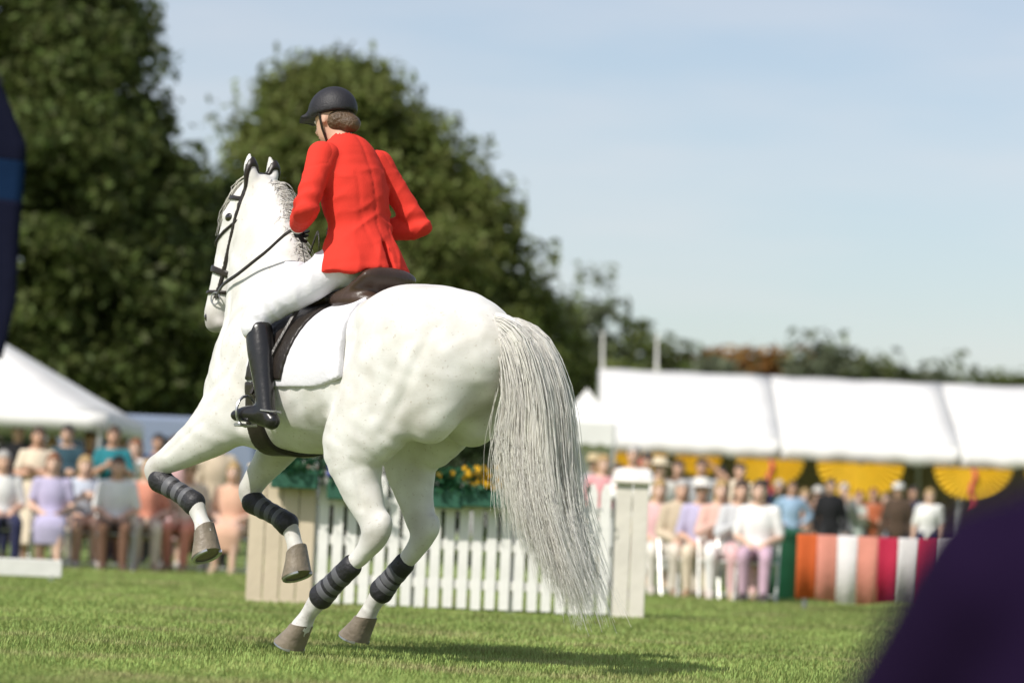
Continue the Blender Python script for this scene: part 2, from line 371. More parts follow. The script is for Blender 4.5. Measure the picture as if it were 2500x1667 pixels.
far_tree('dark far tree beside the left end of the marquee', 1480, 885, 130, 1.8, 1.3, LEAF_M, 30)
def hedge(label, px0, px1, Y, h, seed):
    x0, x1 = gx(px0, Y), gx(px1, Y); t = thing('hedge', label, 'hedge', ((x0 + x1) / 2, Y, 0))
    g = random.Random(seed); L = x1 - x0; k = int(L / .9)
    bl = [((i + .5) / k * L - L / 2, g.uniform(-.2, .2), h * .5, .75, .7, h * .5 * g.uniform(.9, 1.08)) for i in range(k)]
    v, f = leaves(bl, int(L * 1700), .085, seed, .7); v[:, 2] = np.maximum(v[:, 2], .01); mesh_np('foliage', v, f, LEAF_X, t, smooth=False)
    core = MB()
    for i in range(k): core.tube([(bl[i][0], 0, 0), (bl[i][0] + .1, 0, h * .5), (bl[i][0], .1, h * .9)], [.06, .04, .02], 6)
    core.build('stems', BARK, t)
hedge('dark clipped hedge behind the crowd on the left', -80, 560, 62, 2.5, 41)
hedge('dark clipped hedge behind the jump and the horse', 570, 1470, 61, 2.6, 42)

# ------------------------------------------------------------------ marquee, gazebo, trailer, flag
CANVAS = mat('white_canvas', (.76, .75, .73), .6, .08, 1.2, .25, 3, trans=.12, spec=.3)
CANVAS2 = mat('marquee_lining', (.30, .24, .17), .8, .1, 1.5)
STEEL = mat('pole_steel', (.55, .55, .55), .4, .08, 5, metal=.7)
WPAINT = mat('white_paint', (.74, .725, .69), .55, .10, 5, .15, 30)
def marquee():
    Y = 60; x0 = gx(1455, Y); bay = 3.3; nb = 4; eave, ridge, dep = 2.56, 3.92, 3.2
    t = thing('marquee', 'long white ridge marquee behind the crowd on the right', 'marquee', (x0, Y, 0))
    for i in range(nb):
        a, b = i * bay + .004, (i + 1) * bay - .004
        for sgn, ya, yb in ((1, 0, dep), (-1, 2 * dep, dep)):
            V = []; N, M_ = 8, 6
            for u in range(N + 1):
                for q in range(M_ + 1):
                    s_, r_ = u / N, q / M_
                    sag = -.035 * math.sin(math.pi * s_) * math.sin(math.pi * min(r_ * 1.1, 1)) + .012 * math.sin(i * 3 + u * 2.1 + q)
                    V.append((a + (b - a) * s_, ya + (yb - ya) * r_, eave + (ridge - eave) * r_ + sag))
            F = [(u * (M_ + 1) + q, (u + 1) * (M_ + 1) + q, (u + 1) * (M_ + 1) + q + 1, u * (M_ + 1) + q + 1) for u in range(N) for q in range(M_)]
            if sgn < 0: F = [f[::-1] for f in F]
            o = MB().add(V, F).build('roof_panel', CANVAS, t, True)
            md = o.modifiers.new('thick', 'SOLIDIFY'); md.thickness = .012
        V = []; N = 24                                             # scalloped valance
        for u in range(N + 1):
            xx = a + (b - a) * u / N; sc = .05 * abs(math.sin(math.pi * u / 4)); yy = -.03 + .02 * math.sin(u * .9)
            V += [(xx, yy, eave - .30 - sc), (xx, -.012, eave + .01)]
        F = [(2 * u, 2 * u + 2, 2 * u + 3, 2 * u + 1) for u in range(N)]
        o = MB().add(V, F).build('valance', CANVAS, t, True); o.modifiers.new('thick', 'SOLIDIFY').thickness = .01
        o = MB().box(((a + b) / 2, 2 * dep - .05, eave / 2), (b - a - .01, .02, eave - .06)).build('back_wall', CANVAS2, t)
    for i in range(nb + 1):
        for yy in (.04, 2 * dep - .12):
            MB().tube([(i * bay, yy, 0), (i * bay, yy, eave - .02)], .045, 10).build('post', STEEL, t, True)
        mb = MB(); mb.tube([(i * bay, .04, eave - .04), (i * bay, dep, ridge - .05), (i * bay, 2 * dep - .04, eave - .04)], .03, 8); mb.build('rafter', STEEL, t, True)
    MB().add([(0, 0, eave), (0, 2 * dep, eave), (0, dep, ridge)], [(0, 2, 1)]).build('gable', CANVAS, t).modifiers.new('thick', 'SOLIDIFY').thickness = .01
    for i, dx in ((0, 0.05), (1, 1.1)):
        mb = MB(); p = (dx, dep, ridge); mb.tube([p, (dx - .02, dep, ridge + .62)], [.03, .02], 8); mb.lathe([(.0, .62), (.05, .66), (.0, .71)], (dx - .02, dep, ridge), 10); mb.build('finial_pole', WPAINT, t, True)
    return x0
MQX = marquee()
def swag(px, r_, label, ribbon=True):
    Y = 59.85; p = at(px, 1120 + (px - 1700) * .045, Y); t = thing('fan_bunting', label, 'bunting', (p[0], Y, 2.22), group='yellow fan bunting under the marquee eave')
    n = 36; YEL = mat('yellow_fabric', (.85, .56, .03), .75, .08, 4, trans=.25)
    V = []; 
    for ring in (.06, .5, 1.0):
        for k in range(n + 1):
            a = math.pi + math.pi * k / n; pl = .035 * ring * (1 if k % 2 else -1)
            rr = r_ * ring * (1 - .02 * (k % 2))
            V.append((rr * math.cos(a), pl - .03, rr * .85 * math.sin(a)))
    F = [(q * (n + 1) + k, q * (n + 1) + k + 1, (q + 1) * (n + 1) + k + 1, (q + 1) * (n + 1) + k) for q in range(2) for k in range(n)]
    MB().add(V, F).build('pleated_fan', YEL, t).modifiers.new('thick', 'SOLIDIFY').thickness = .006
    RED = mat('pink_red_ribbon', (.62, .06, .09), .6, .06)
    V = []
    for k in range(13):
        z = -.02 - k / 12 * (r_ * .78 + .22); x = .04 * math.sin(k * .8)
        V += [(x - .035, -.10 + .01 * math.sin(k * 1.7), z), (x + .035, -.10 + .01 * math.sin(k * 1.7 + .5), z)]
    if ribbon: MB().add(V, [(2 * k, 2 * k + 1, 2 * k + 3, 2 * k + 2) for k in range(12)]).build('ribbon', RED, t, True).modifiers.new('thick', 'SOLIDIFY').thickness = .004
swag(1560, .52, 'yellow pleated fan bunting at the left end of the marquee, nearest the horse tail')
swag(1705, .42, 'smaller yellow fan bunting, second from the horse tail, with no ribbon', False)
swag(1880, .62, 'yellow fan bunting with a pink ribbon, third from the horse tail')
swag(2100, .80, 'widest yellow fan bunting, in the middle of the marquee eave, with no ribbon', False)
swag(2375, .72, 'yellow fan bunting with a pink ribbon, above the person in purple')
swag(2570, .5, 'yellow fan bunting cut off by the right edge of the picture', False)
def pagoda():
    Y = 57; x = gx(1415, Y); t = thing('pagoda_tent', 'small white canvas pavilion just right of the horse tail', 'tent', (x, Y, 0))
    hw, e = .50, 2.62
    base = [(-hw, -hw, e), (hw, -hw, e), (hw, hw, e), (-hw, hw, e)]; mid = [(p[0] * .45, p[1] * .45, e + .32) for p in base]
    V = base + mid + [(0, 0, e + .62)]
    for i in range(4):
        j = (i + 1) % 4
        MB().add([V[i], V[j], V[4 + j], V[4 + i], V[8]], [(0, 1, 2, 3), (3, 2, 4)]).build('roof_panel', CANVAS, t).modifiers.new('thick', 'SOLIDIFY').thickness = .008
        a, b = Vector(base[i]), Vector(base[j]); N = 16; VV = []
        for u in range(N + 1):
            q = a.lerp(b, u / N); VV += [(q.x * 1.01, q.y * 1.01, e - .34 - .05 * abs(math.sin(u / N * math.pi * 4))), (q.x * 1.01, q.y * 1.01, e + .005)]
        MB().add(VV, [(2 * u, 2 * u + 2, 2 * u + 3, 2 * u + 1) for u in range(N)]).build('valance', CANVAS, t).modifiers.new('thick', 'SOLIDIFY').thickness = .006
        MB().tube([(base[i][0] * .98, base[i][1] * .98, 0), (base[i][0] * .98, base[i][1] * .98, e)], .03, 8).build('post', STEEL, t, True)
    MB().box((0, hw * .96, e / 2), (2 * hw * .95, .015, e - .05)).build('back_wall', CANVAS, t)
pagoda()
def gazebo():
    Y = 45; c = at(-130, 1010, Y); t = thing('gazebo', 'white pop-up gazebo roof cut off by the left edge of the picture', 'gazebo', (c[0], Y, 0))
    hx, hy, e, pk = 2.45, 2.2, 1.98, 3.35
    ba = [(-hx, -hy, e), (hx, -hy, e), (hx, hy, e), (-hx, hy, e)]
    for i in range(4):
        a, b = Vector(ba[i]), Vector(ba[(i + 1) % 4]); P = Vector((0, 0, pk)); V = []; N = 8
        for u in range(N + 1):
            for q in range(N + 1):
                s_, r_ = u / N, q / N; pt = a.lerp(b, s_).lerp(P, r_); V.append((pt.x, pt.y, pt.z - .10 * math.sin(math.pi * r_) * math.sin(math.pi * s_)))
        MB().add(V, [(u * 9 + q, (u + 1) * 9 + q, (u + 1) * 9 + q + 1, u * 9 + q + 1) for u in range(N) for q in range(N)]).build('roof_panel', CANVAS, t, True).modifiers.new('thick', 'SOLIDIFY').thickness = .008
        VV = []; N = 20
        for u in range(N + 1):
            q = a.lerp(b, u / N); k = 1.006 + .004 * math.sin(u * 1.3); VV += [(q.x * k, q.y * k, e - .24), (q.x * 1.004, q.y * 1.004, e + .004)]
        MB().add(VV, [(2 * u, 2 * u + 2, 2 * u + 3, 2 * u + 1) for u in range(N)]).build('valance', CANVAS, t, True).modifiers.new('thick', 'SOLIDIFY').thickness = .006
        MB().tube([(ba[i][0] * .97, ba[i][1] * .97, 0), (ba[i][0] * .97, ba[i][1] * .97, e + .02)], .028, 8).build('post', STEEL, t, True)
gazebo()
def thing_part(name, parent, loc):
    o = bpy.data.objects.new(name, None); COL.objects.link(o); o.parent = parent; o.location = loc; o.empty_display_size = .1; return o
def trailer():
    Y = 52; x = gx(360, Y); t = thing('horse_trailer', 'blue grey horse trailer parked behind the crowd, left of the horse', 'trailer', (x, Y, 0))
    B = mat('trailer_paint', (.20, .24, .33), .35, .05, 2, coat=.4); D = mat('rubber', (.02, .02, .02), .8, .1); G = mat('dark_glass', (.03, .04, .05), .08, .02)
    V = []; prof = [(-1.6, .55), (1.35, .55), (1.75, .9), (1.7, 1.75), (1.35, 2.25), (-1.45, 2.25), (-1.62, 2.1)]
    n = len(prof)
    for y in (-.85, .85): V += [(p[0], y, p[1]) for p in prof]
    F = [tuple(range(n)), tuple(range(2 * n - 1, n - 1, -1))] + [(i, i + n, (i + 1) % n + n, (i + 1) % n) for i in range(n)]
    MB().add(V, F).build('body', B, t).modifiers.new('bevel', 'BEVEL').width = .06
    for xx in (-.55, .3):
        wv = thing_part('wheel', t, (xx, -.88, .33))
        MB().lathe([(.20, -.09), (.31, -.09), (.33, -.05), (.33, .05), (.31, .09), (.20, .09)], n=24).build('tyre', D, wv, True).rotation_euler = (R(90), 0, 0)
        MB().lathe([(.0, -.1), (.10, -.1), (.19, -.06), (.19, .06), (.0, .06)], n=20).build('rim', STEEL, wv, True).rotation_euler = (R(90), 0, 0)
    mb = MB(); mb.tube([(-.95, -.93, .45), (-.85, -.93, .72), (.6, -.93, .72), (.7, -.93, .45)], .045, 8); mb.build('mudguard', D, t, True)
    for xx in (-.9, .5): MB().box((xx, -.856, 1.75), (.62, .02, .34), bev=.008).build('window', G, t)
    MB().tube([(1.6, 0, .5), (2.7, 0, .48)], .04, 8).build('drawbar', STEEL, t, True)
    MB().box((0, -.853, 1.18), (2.7, .012, .05)).build('trim_strip', WPAINT, t)
    for yy in (-.7, .7): MB().box((-1.63, yy, .75), (.03, .18, .12), bev=.005).build('tail_lamp', mat('lamp_red', (.4, .02, .02), .3), t)
trailer()
def feather_flag():
    Y = 36; x = gx(-120, Y); t = thing('feather_flag', 'tall dark navy feather flag at the left edge of the picture', 'flag', (x, Y, 0))
    N = 40; zt, zb = 5.55, 2.35
    NAVY = mat('navy_flag_cloth', (.007, .008, .020), .9, .1, 3, .3, 8, spec=.05); BLUE = mat('blue_flag_cloth', (.006, .018, .05), .9, .1, 3, .3, 8, spec=.05)
    pole = [(-.25, 0, 0), (-.25, 0, 2.0), (-.25, 0, 4.4), (-.20, 0, 5.2), (-.02, 0, 5.58), (.16, 0, 5.56), (.30, 0, 5.35)]
    P = catmull(pole, 8)
    MB().tube([tuple(p) for p in P], list(np.linspace(.022, .008, len(P))), 8).build('pole', mat('black_pole', (.02, .02, .02), .4), t, True)
    MB().lathe([(.22, 0), (.22, .03), (.05, .05), (.035, .35), (.0, .36)], (-.25, 0, 0), 20).build('base', mat('black_pole', (.02, .02, .02), .4), t, True)
    def cloth_band(name, za, zb_, m_):
        V = []
        for i in range(N + 1):
            z = za + (zb_ - za) * i / N
            xl = float(np.interp(z, P[:, 2][:int(len(P) * .8)], P[:, 0][:int(len(P) * .8)])) if z < 5.57 else -.02
            wd = .82 * min(1, max(.05, (5.62 - z) / .9) ** .5) * (1 - .25 * max(0, (3.0 - z)))
            for q in range(9):
                s_ = q / 8; V.append((xl + wd * s_, .07 * math.sin(2.2 * z + 4 * s_) * s_, z - .05 * s_))
        MB().add(V, [(i * 9 + q, i * 9 + q + 1, (i + 1) * 9 + q + 1, (i + 1) * 9 + q) for i in range(N) for q in range(8)]).build(name, m_, t, True).modifiers.new('thick', 'SOLIDIFY').thickness = .004
    cloth_band('lower_cloth', 2.35, 4.1, NAVY); cloth_band('blue_band', 4.1, 4.55, BLUE); cloth_band('upper_cloth', 4.55, 5.57, NAVY)
feather_flag()

# ------------------------------------------------------------------ white picket jump with flower boxes
def jump():
    Y = 25.4; xa, xb = gx(765, Y), gx(1485, Y); H = 1.0; L = xb - xa
    t = thing('picket_fence', 'white picket show jump fence standing behind the horse', 'fence', ((xa + xb) / 2, Y, 0), R(-1))
    n = int(L / .105); proto = None
    for i in range(n):
        x = -L / 2 + (i + .5) * L / n
        if proto is None:
            hw, d = .038, .011; V = [(-hw, 0), (hw, 0), (hw, H - .07), (.012, H), (-.012, H), (-hw, H - .07)]
            VV = [(p[0], -d, p[1]) for p in V] + [(p[0], d, p[1]) for p in V]; k = 6
            F = [tuple(range(k)), tuple(range(2 * k - 1, k - 1, -1))] + [(a, a + k, (a + 1) % k + k, (a + 1) % k) for a in range(k)]
            proto = MB().add(VV, F).build('picket', WPAINT, t); o = proto
        else:
            o = proto.copy(); COL.objects.link(o); o.parent = t
        o.location = (x, -.03, .035 + random.uniform(-.006, .006)); o.rotation_euler = (0, R(random.uniform(-.5, .5)), R(random.uniform(-2, 2)))
    for z in (.22, .52, .82): MB().box((0, .006, z), (L, .045, .075), bev=.006).build('rail', WPAINT, t)
    for x in (-L / 2 - .05, -L / 6, L / 6, L / 2 + .05): MB().box((x, .075, .5), (.09, .09, 1.0), bev=.008).build('post', WPAINT, t)
    BE = mat('beige_board', (.56, .47, .35), .7, .08, 3, .2, 20)
    BE2 = mat('pale_board', (.64, .60, .53), .7, .1, 3, .2, 20)
    for (p0, p1, lab, yy) in ((598, 760, 'beige boarded wing at the left end of the picket fence', Y - .02), (1492, 1572, 'narrow pale cream boarded wing at the right end of the picket fence', Y - .05)):
        a, b = gx(p0, yy), gx(p1, yy); wv = thing('jump_wing', lab, 'wing', ((a + b) / 2, yy, 0), group='boarded wings of the jump')
        wd = b - a; nb = max(2, round(wd / .13)); BE = BE if p0 < 1000 else BE2
        for i in range(nb): MB().box((-wd / 2 + (i + .5) * wd / nb, random.uniform(-.003, .003), .53), (wd / nb - .006, .035, 1.04), bev=.004).build('board', BE, wv)
        for z in (.2, .88): MB().box((0, .036, z), (wd - .02, .03, .09), bev=.004).build('batten', BE, wv)
        MB().box((0, -.004, 1.065), (wd + .05, .1, .03), bev=.006).build('cap', BE, wv)
        MB().box((0, .16, .02), (wd * .9, .36, .035), bev=.006).build('foot', BE, wv)
    def flower_box(px, z, label, fcol, seed, wd=.34, nleaf=260, yy=Y - .16):
        f = thing('flower_box', label, 'flower box', (gx(px, yy), yy, z), group='flower boxes hung on the jump')
        G_ = mat('box_green', (.02, .09, .055), .6, .1)
        mb = MB(); mb.box((0, 0, .07), (wd, .15, .14), bev=.008); mb.build('box', G_, f)
        mb = MB()
        for s_ in (-1, 1): mb.tube([(s_ * wd * .3, .05, .13), (s_ * wd * .3, .1, .155), (s_ * wd * .3, .13, .10)], .006, 6)
        mb.build('hook', STEEL, f)
        g = np.random.default_rng(seed); v, q = leaves([(0, 0, .19, wd * .48, .08, .07)], nleaf, .032, seed, .3); v[:, 2] = np.maximum(v[:, 2], .1)
        tag(mesh_np('foliage', v, q, leaf_mat('box_leaf', (.02, .085, .035)), f, smooth=False), kind='stuff')
        for c, k in fcol:
            fb = MB()
            for i in range(k):
                p = Vector((g.uniform(-wd * .5, wd * .5), g.uniform(-.1, -.01), g.uniform(.15, .31))); r_ = g.uniform(.02, .034); n5 = 6; tl = g.uniform(-.4, .4)
                V = [(p.x, p.y - .012, p.z)]
                for a in range(n5 * 2):
                    rr = r_ * (1 if a % 2 else .62); an = math.pi * a / n5 + tl; V.append((p.x + rr * math.cos(an), p.y + .006 * math.sin(an + tl), p.z + rr * math.sin(an)))
                fb.add(V, [(0, 1 + a, 1 + (a + 1) % (2 * n5)) for a in range(2 * n5)])
            tag(fb.build('flowers', mat('petal_%d_%d_%d' % tuple(int(x * 255) for x in c), c, .7, .15, trans=.2), f), kind='stuff')
    YE, BL, WH = (.72, .40, .01), (.06, .08, .34), (.75, .73, .7)
    flower_box(705, .90, 'flower box full of dark green leaves on the left wing of the jump', [(WH, 3)], 51, .36, 420)
    flower_box(840, .83, 'flower box with blue and yellow flowers, under the horse belly', [(BL, 26), (YE, 12), (WH, 10)], 52)
    flower_box(1075, .80, 'leafy green flower box with few blooms between the horse legs and tail', [(YE, 3)], 53, .28, 420)
    flower_box(1180, .82, 'flower box packed with yellow flowers in front of the horse tail', [(YE, 60)], 54, .42)
    flower_box(1330, .82, 'flower box with pale yellow and white flowers behind the tail hair', [(YE, 20), (WH, 24)], 55)
jump()

# ------------------------------------------------------------------ the horse (x forward, y to its left, z up; unit 1.06 m)
S = 1.06; HY = 15.2; TH = R(44)
HLOC = (float(at(842, 1305, HY)[0]), HY, 0.0); HROT = math.pi - TH
def horse_field():
    F = Field()
    T = [(-.86, 1.33, .07, .10), (-.80, 1.325, .16, .19), (-.68, 1.325, .235, .262), (-.54, 1.33, .275, .292), (-.40, 1.325, .288, .302), (-.2, 1.28, .29, .30), (0, 1.235, .30, .312), (.2, 1.215, .292, .32), (.36, 1.235, .262, .338), (.5, 1.265, .225, .335), (.64, 1.235, .195, .28), (.76, 1.20, .13, .19)]
    F.chain([(x, 0, z, rz, ry) for x, z, ry, rz in T], k=.05, n=3)
    for s in (1, -1):
        F.ell((-.47, s * .15, 1.33), (.30, .155, .27), k=.08)          # haunch
        F.ell((-.62, s * .13, 1.18), (.19, .125, .24), k=.08)
        F.ell((.58, s * .14, 1.25), (.15, .10, .26), Matrix.Rotation(R(-22), 3, 'Y'), k=.07)   # shoulder blade
        F.ell((.72, s * .09, 1.13), (.11, .10, .13), k=.06)            # breast
        F.ell((.42, s * .12, 1.02), (.16, .11, .12), k=.06)
    legs = dict(
        hl=[(-.47, .15, 1.30, .27, .14), (-.36, .195, 1.10, .245, .13), (-.26, .21, .93, .175, .105), (-.29, .20, .77, .108, .08), (-.36, .188, .63, .074, .056), (-.385, .184, .565, .070, .052), (-.34, .18, .50, .050, .042), (-.24, .177, .415, .039, .032), (-.13, .173, .335, .038, .032), (-.05, .17, .275, .047, .041), (.02, .17, .20, .037, .035), (.075, .17, .125, .047, .047)],
        hr=[(-.47, -.15, 1.30, .27, .14), (-.32, -.195, 1.10, .24, .13), (-.19, -.20, .93, .165, .105), (-.22, -.19, .77, .104, .08), (-.28, -.182, .63, .074, .056), (-.305, -.18, .575, .070, .052), (-.275, -.178, .51, .050, .042), (-.20, -.175, .43, .039, .032), (-.125, -.172, .36, .038, .032), (-.07, -.17, .305, .047, .041), (-.015, -.17, .235, .037, .035), (.03, -.17, .165, .047, .047)],
        fl=[(.52, .16, 1.13, .17, .105), (.63, .185, 1.03, .145, .098), (.76, .20, .945, .108, .082), (.90, .21, .875, .074, .062), (1.0, .215, .83, .058, .052), (1.04, .215, .80, .059, .052), (1.01, .215, .755, .048, .044), (.935, .21, .722, .037, .033), (.855, .205, .69, .036, .032), (.785, .20, .655, .046, .041), (.735, .20, .59, .037, .036), (.695, .20, .52, .047, .047)],
        fr=[(.52, -.16, 1.13, .16, .10), (.60, -.185, 1.02, .135, .092), (.69, -.195, .92, .10, .076), (.785, -.20, .82, .070, .058), (.845, -.20, .755, .056, .05), (.865, -.20, .72, .057, .05), (.835, -.20, .675, .047, .043), (.76, -.20, .645, .036, .032), (.67, -.20, .615, .035, .031), (.595, -.20, .58, .045, .04), (.55, -.20, .515, .036, .035), (.52, -.20, .445, .046, .046)])
    for P in legs.values(): F.chain(P, k=.045, n=4)
    for q, s in (('hl', 1), ('hr', -1)):
        p = legs[q][5]; F.ell((p[0] - .05, p[1], p[2] + .03), (.032, .032, .05), k=.03)
    neck = [(.46, 0, 1.30, .33, .19), (.57, -.02, 1.50, .295, .155), (.67, -.06, 1.70, .24, .122), (.75, -.105, 1.88, .188, .10), (.80, -.14, 2.02, .135, .088), (.84, -.15, 2.09, .10, .077)]
    F.chain(neck, k=.06, n=4)
    dx = .045
    head = [(.80, -.15, 2.10, .085, .078), (.855, -.143, 2.00, .118, .092), (.895, -.13, 1.88, .118, .082), (.93, -.112, 1.75, .092, .063), (.96, -.095, 1.62, .072, .054), (.972, -.085, 1.54, .068, .056), (.975, -.08, 1.495, .055, .05)]
    head = [(p[0] + dx, *p[1:]) for p in head]
    F.chain(head, k=.03, n=4)
    F.ell((.80 + dx, -.14, 1.93), (.105, .068, .12), k=.04)                  # jowl
    F.ell((.925 + dx, -.08, 1.485), (.038, .04, .03), k=.02)                 # chin
    for s in (1, -1):
        F.ell((.905 + dx, -.138 + s * .075, 1.985), (.035, .022, .03), k=.02)   # brow
        e = -.15 + s * .055
        F.chain([(.785 + dx, e, 2.14, .035, .03), (.79 + dx, e + s * .012, 2.19, .036, .028), (.80 + dx, e + s * .014, 2.235, .024, .017), (.808 + dx, e + s * .006, 2.27, .008, .007)], k=.015, n=3)
    return F, legs, neck, head
HF, LEGS, NECK, HEAD = horse_field()
HORSE = thing('horse', 'white horse cantering away to the left with one foreleg lifted', 'horse', HLOC, HROT)
def coat():
    m = bpy.data.materials.new('grey_horse_coat'); m.use_nodes = True; n = m.node_tree; b = n.nodes['Principled BSDF']
    b.inputs['Roughness'].default_value = .55; b.inputs['Sheen Weight'].default_value = .25; b.inputs['Specular IOR Level'].default_value = .25
    t = n.nodes.new('ShaderNodeTexCoord'); at_ = n.nodes.new('ShaderNodeAttribute'); at_.attribute_name = 'skin'
    no = n.nodes.new('ShaderNodeTexNoise'); no.inputs['Scale'].default_value = 7; no.inputs['Detail'].default_value = 6; n.links.new(t.outputs['Object'], no.inputs['Vector'])
    vo = n.nodes.new('ShaderNodeTexNoise'); vo.inputs['Scale'].default_value = 2.2; n.links.new(t.outputs['Object'], vo.inputs['Vector'])
    c1 = n.nodes.new('ShaderNodeValToRGB'); e = c1.color_ramp.elements
    e[0].position = .3; e[0].color = (.60, .58, .535, 1); e[1].position = .62; e[1].color = (.74, .73, .71, 1); n.links.new(no.outputs[0], c1.inputs[0])
    m1 = n.nodes.new('ShaderNodeMix'); m1.data_type = 'RGBA'; m1.blend_type = 'MULTIPLY'; m1.inputs['Factor'].default_value = .35
    c2 = n.nodes.new('ShaderNodeValToRGB'); c2.color_ramp.elements[0].position = .35; c2.color_ramp.elements[0].color = (.78, .76, .73, 1); c2.color_ramp.elements[1].position = .6; n.links.new(vo.outputs[0], c2.inputs[0])
    n.links.new(c1.outputs[0], m1.inputs['A']); n.links.new(c2.outputs[0], m1.inputs['B'])
    vr = n.nodes.new('ShaderNodeTexVoronoi'); vr.feature = 'SMOOTH_F1'; vr.inputs['Scale'].default_value = 11; vr.inputs['Smoothness'].default_value = .7; n.links.new(t.outputs['Object'], vr.inputs['Vector'])
    c3 = n.nodes.new('ShaderNodeValToRGB'); c3.color_ramp.elements[0].position = .2; c3.color_ramp.elements[0].color = (1, 1, 1, 1); c3.color_ramp.elements[1].position = .7; c3.color_ramp.elements[1].color = (.88, .875, .87, 1); n.links.new(vr.outputs['Distance'], c3.inputs[0])
    m4 = n.nodes.new('ShaderNodeMix'); m4.data_type = 'RGBA'; m4.blend_type = 'MULTIPLY'; m4.inputs['Factor'].default_value = .8
    n.links.new(m1.outputs['Result'], m4.inputs['A']); n.links.new(c3.outputs[0], m4.inputs['B'])
    sp = n.nodes.new('ShaderNodeTexNoise'); sp.inputs['Scale'].default_value = 70; sp.inputs['Detail'].default_value = 2; n.links.new(t.outputs['Object'], sp.inputs['Vector'])
    c4 = n.nodes.new('ShaderNodeValToRGB'); c4.color_ramp.elements[0].position = .27; c4.color_ramp.elements[0].color = (.55, .47, .40, 1); c4.color_ramp.elements[1].position = .36; n.links.new(sp.outputs[0], c4.inputs[0])
    m5 = n.nodes.new('ShaderNodeMix'); m5.data_type = 'RGBA'; m5.blend_type = 'MULTIPLY'; m5.inputs['Factor'].default_value = .45
    n.links.new(m4.outputs['Result'], m5.inputs['A']); n.links.new(c4.outputs[0], m5.inputs['B']); m1 = m5
    m2 = n.nodes.new('ShaderNodeMix'); m2.data_type = 'RGBA'; m2.inputs['B'].default_value = (.16, .135, .12, 1)
    n.links.new(at_.outputs['Fac'], m2.inputs['Factor']); n.links.new(m1.outputs['Result'], m2.inputs['A']); n.links.new(m2.outputs['Result'], b.inputs['Base Color'])
    hb = n.nodes.new('ShaderNodeTexNoise'); hb.inputs['Scale'].default_value = 90; hb.inputs['Detail'].default_value = 3
    mpn = n.nodes.new('ShaderNodeMapping'); mpn.inputs['Scale'].default_value = (.35, 1, 1.6); n.links.new(t.outputs['Object'], mpn.inputs[0]); n.links.new(mpn.outputs[0], hb.inputs['Vector'])
    bu = n.nodes.new('ShaderNodeBump'); bu.inputs['Strength'].default_value = .07; bu.inputs['Distance'].default_value = .010; n.links.new(hb.outputs[0], bu.inputs['Height']); n.links.new(bu.outputs[0], b.inputs['Normal'])
    return m
COAT = coat()
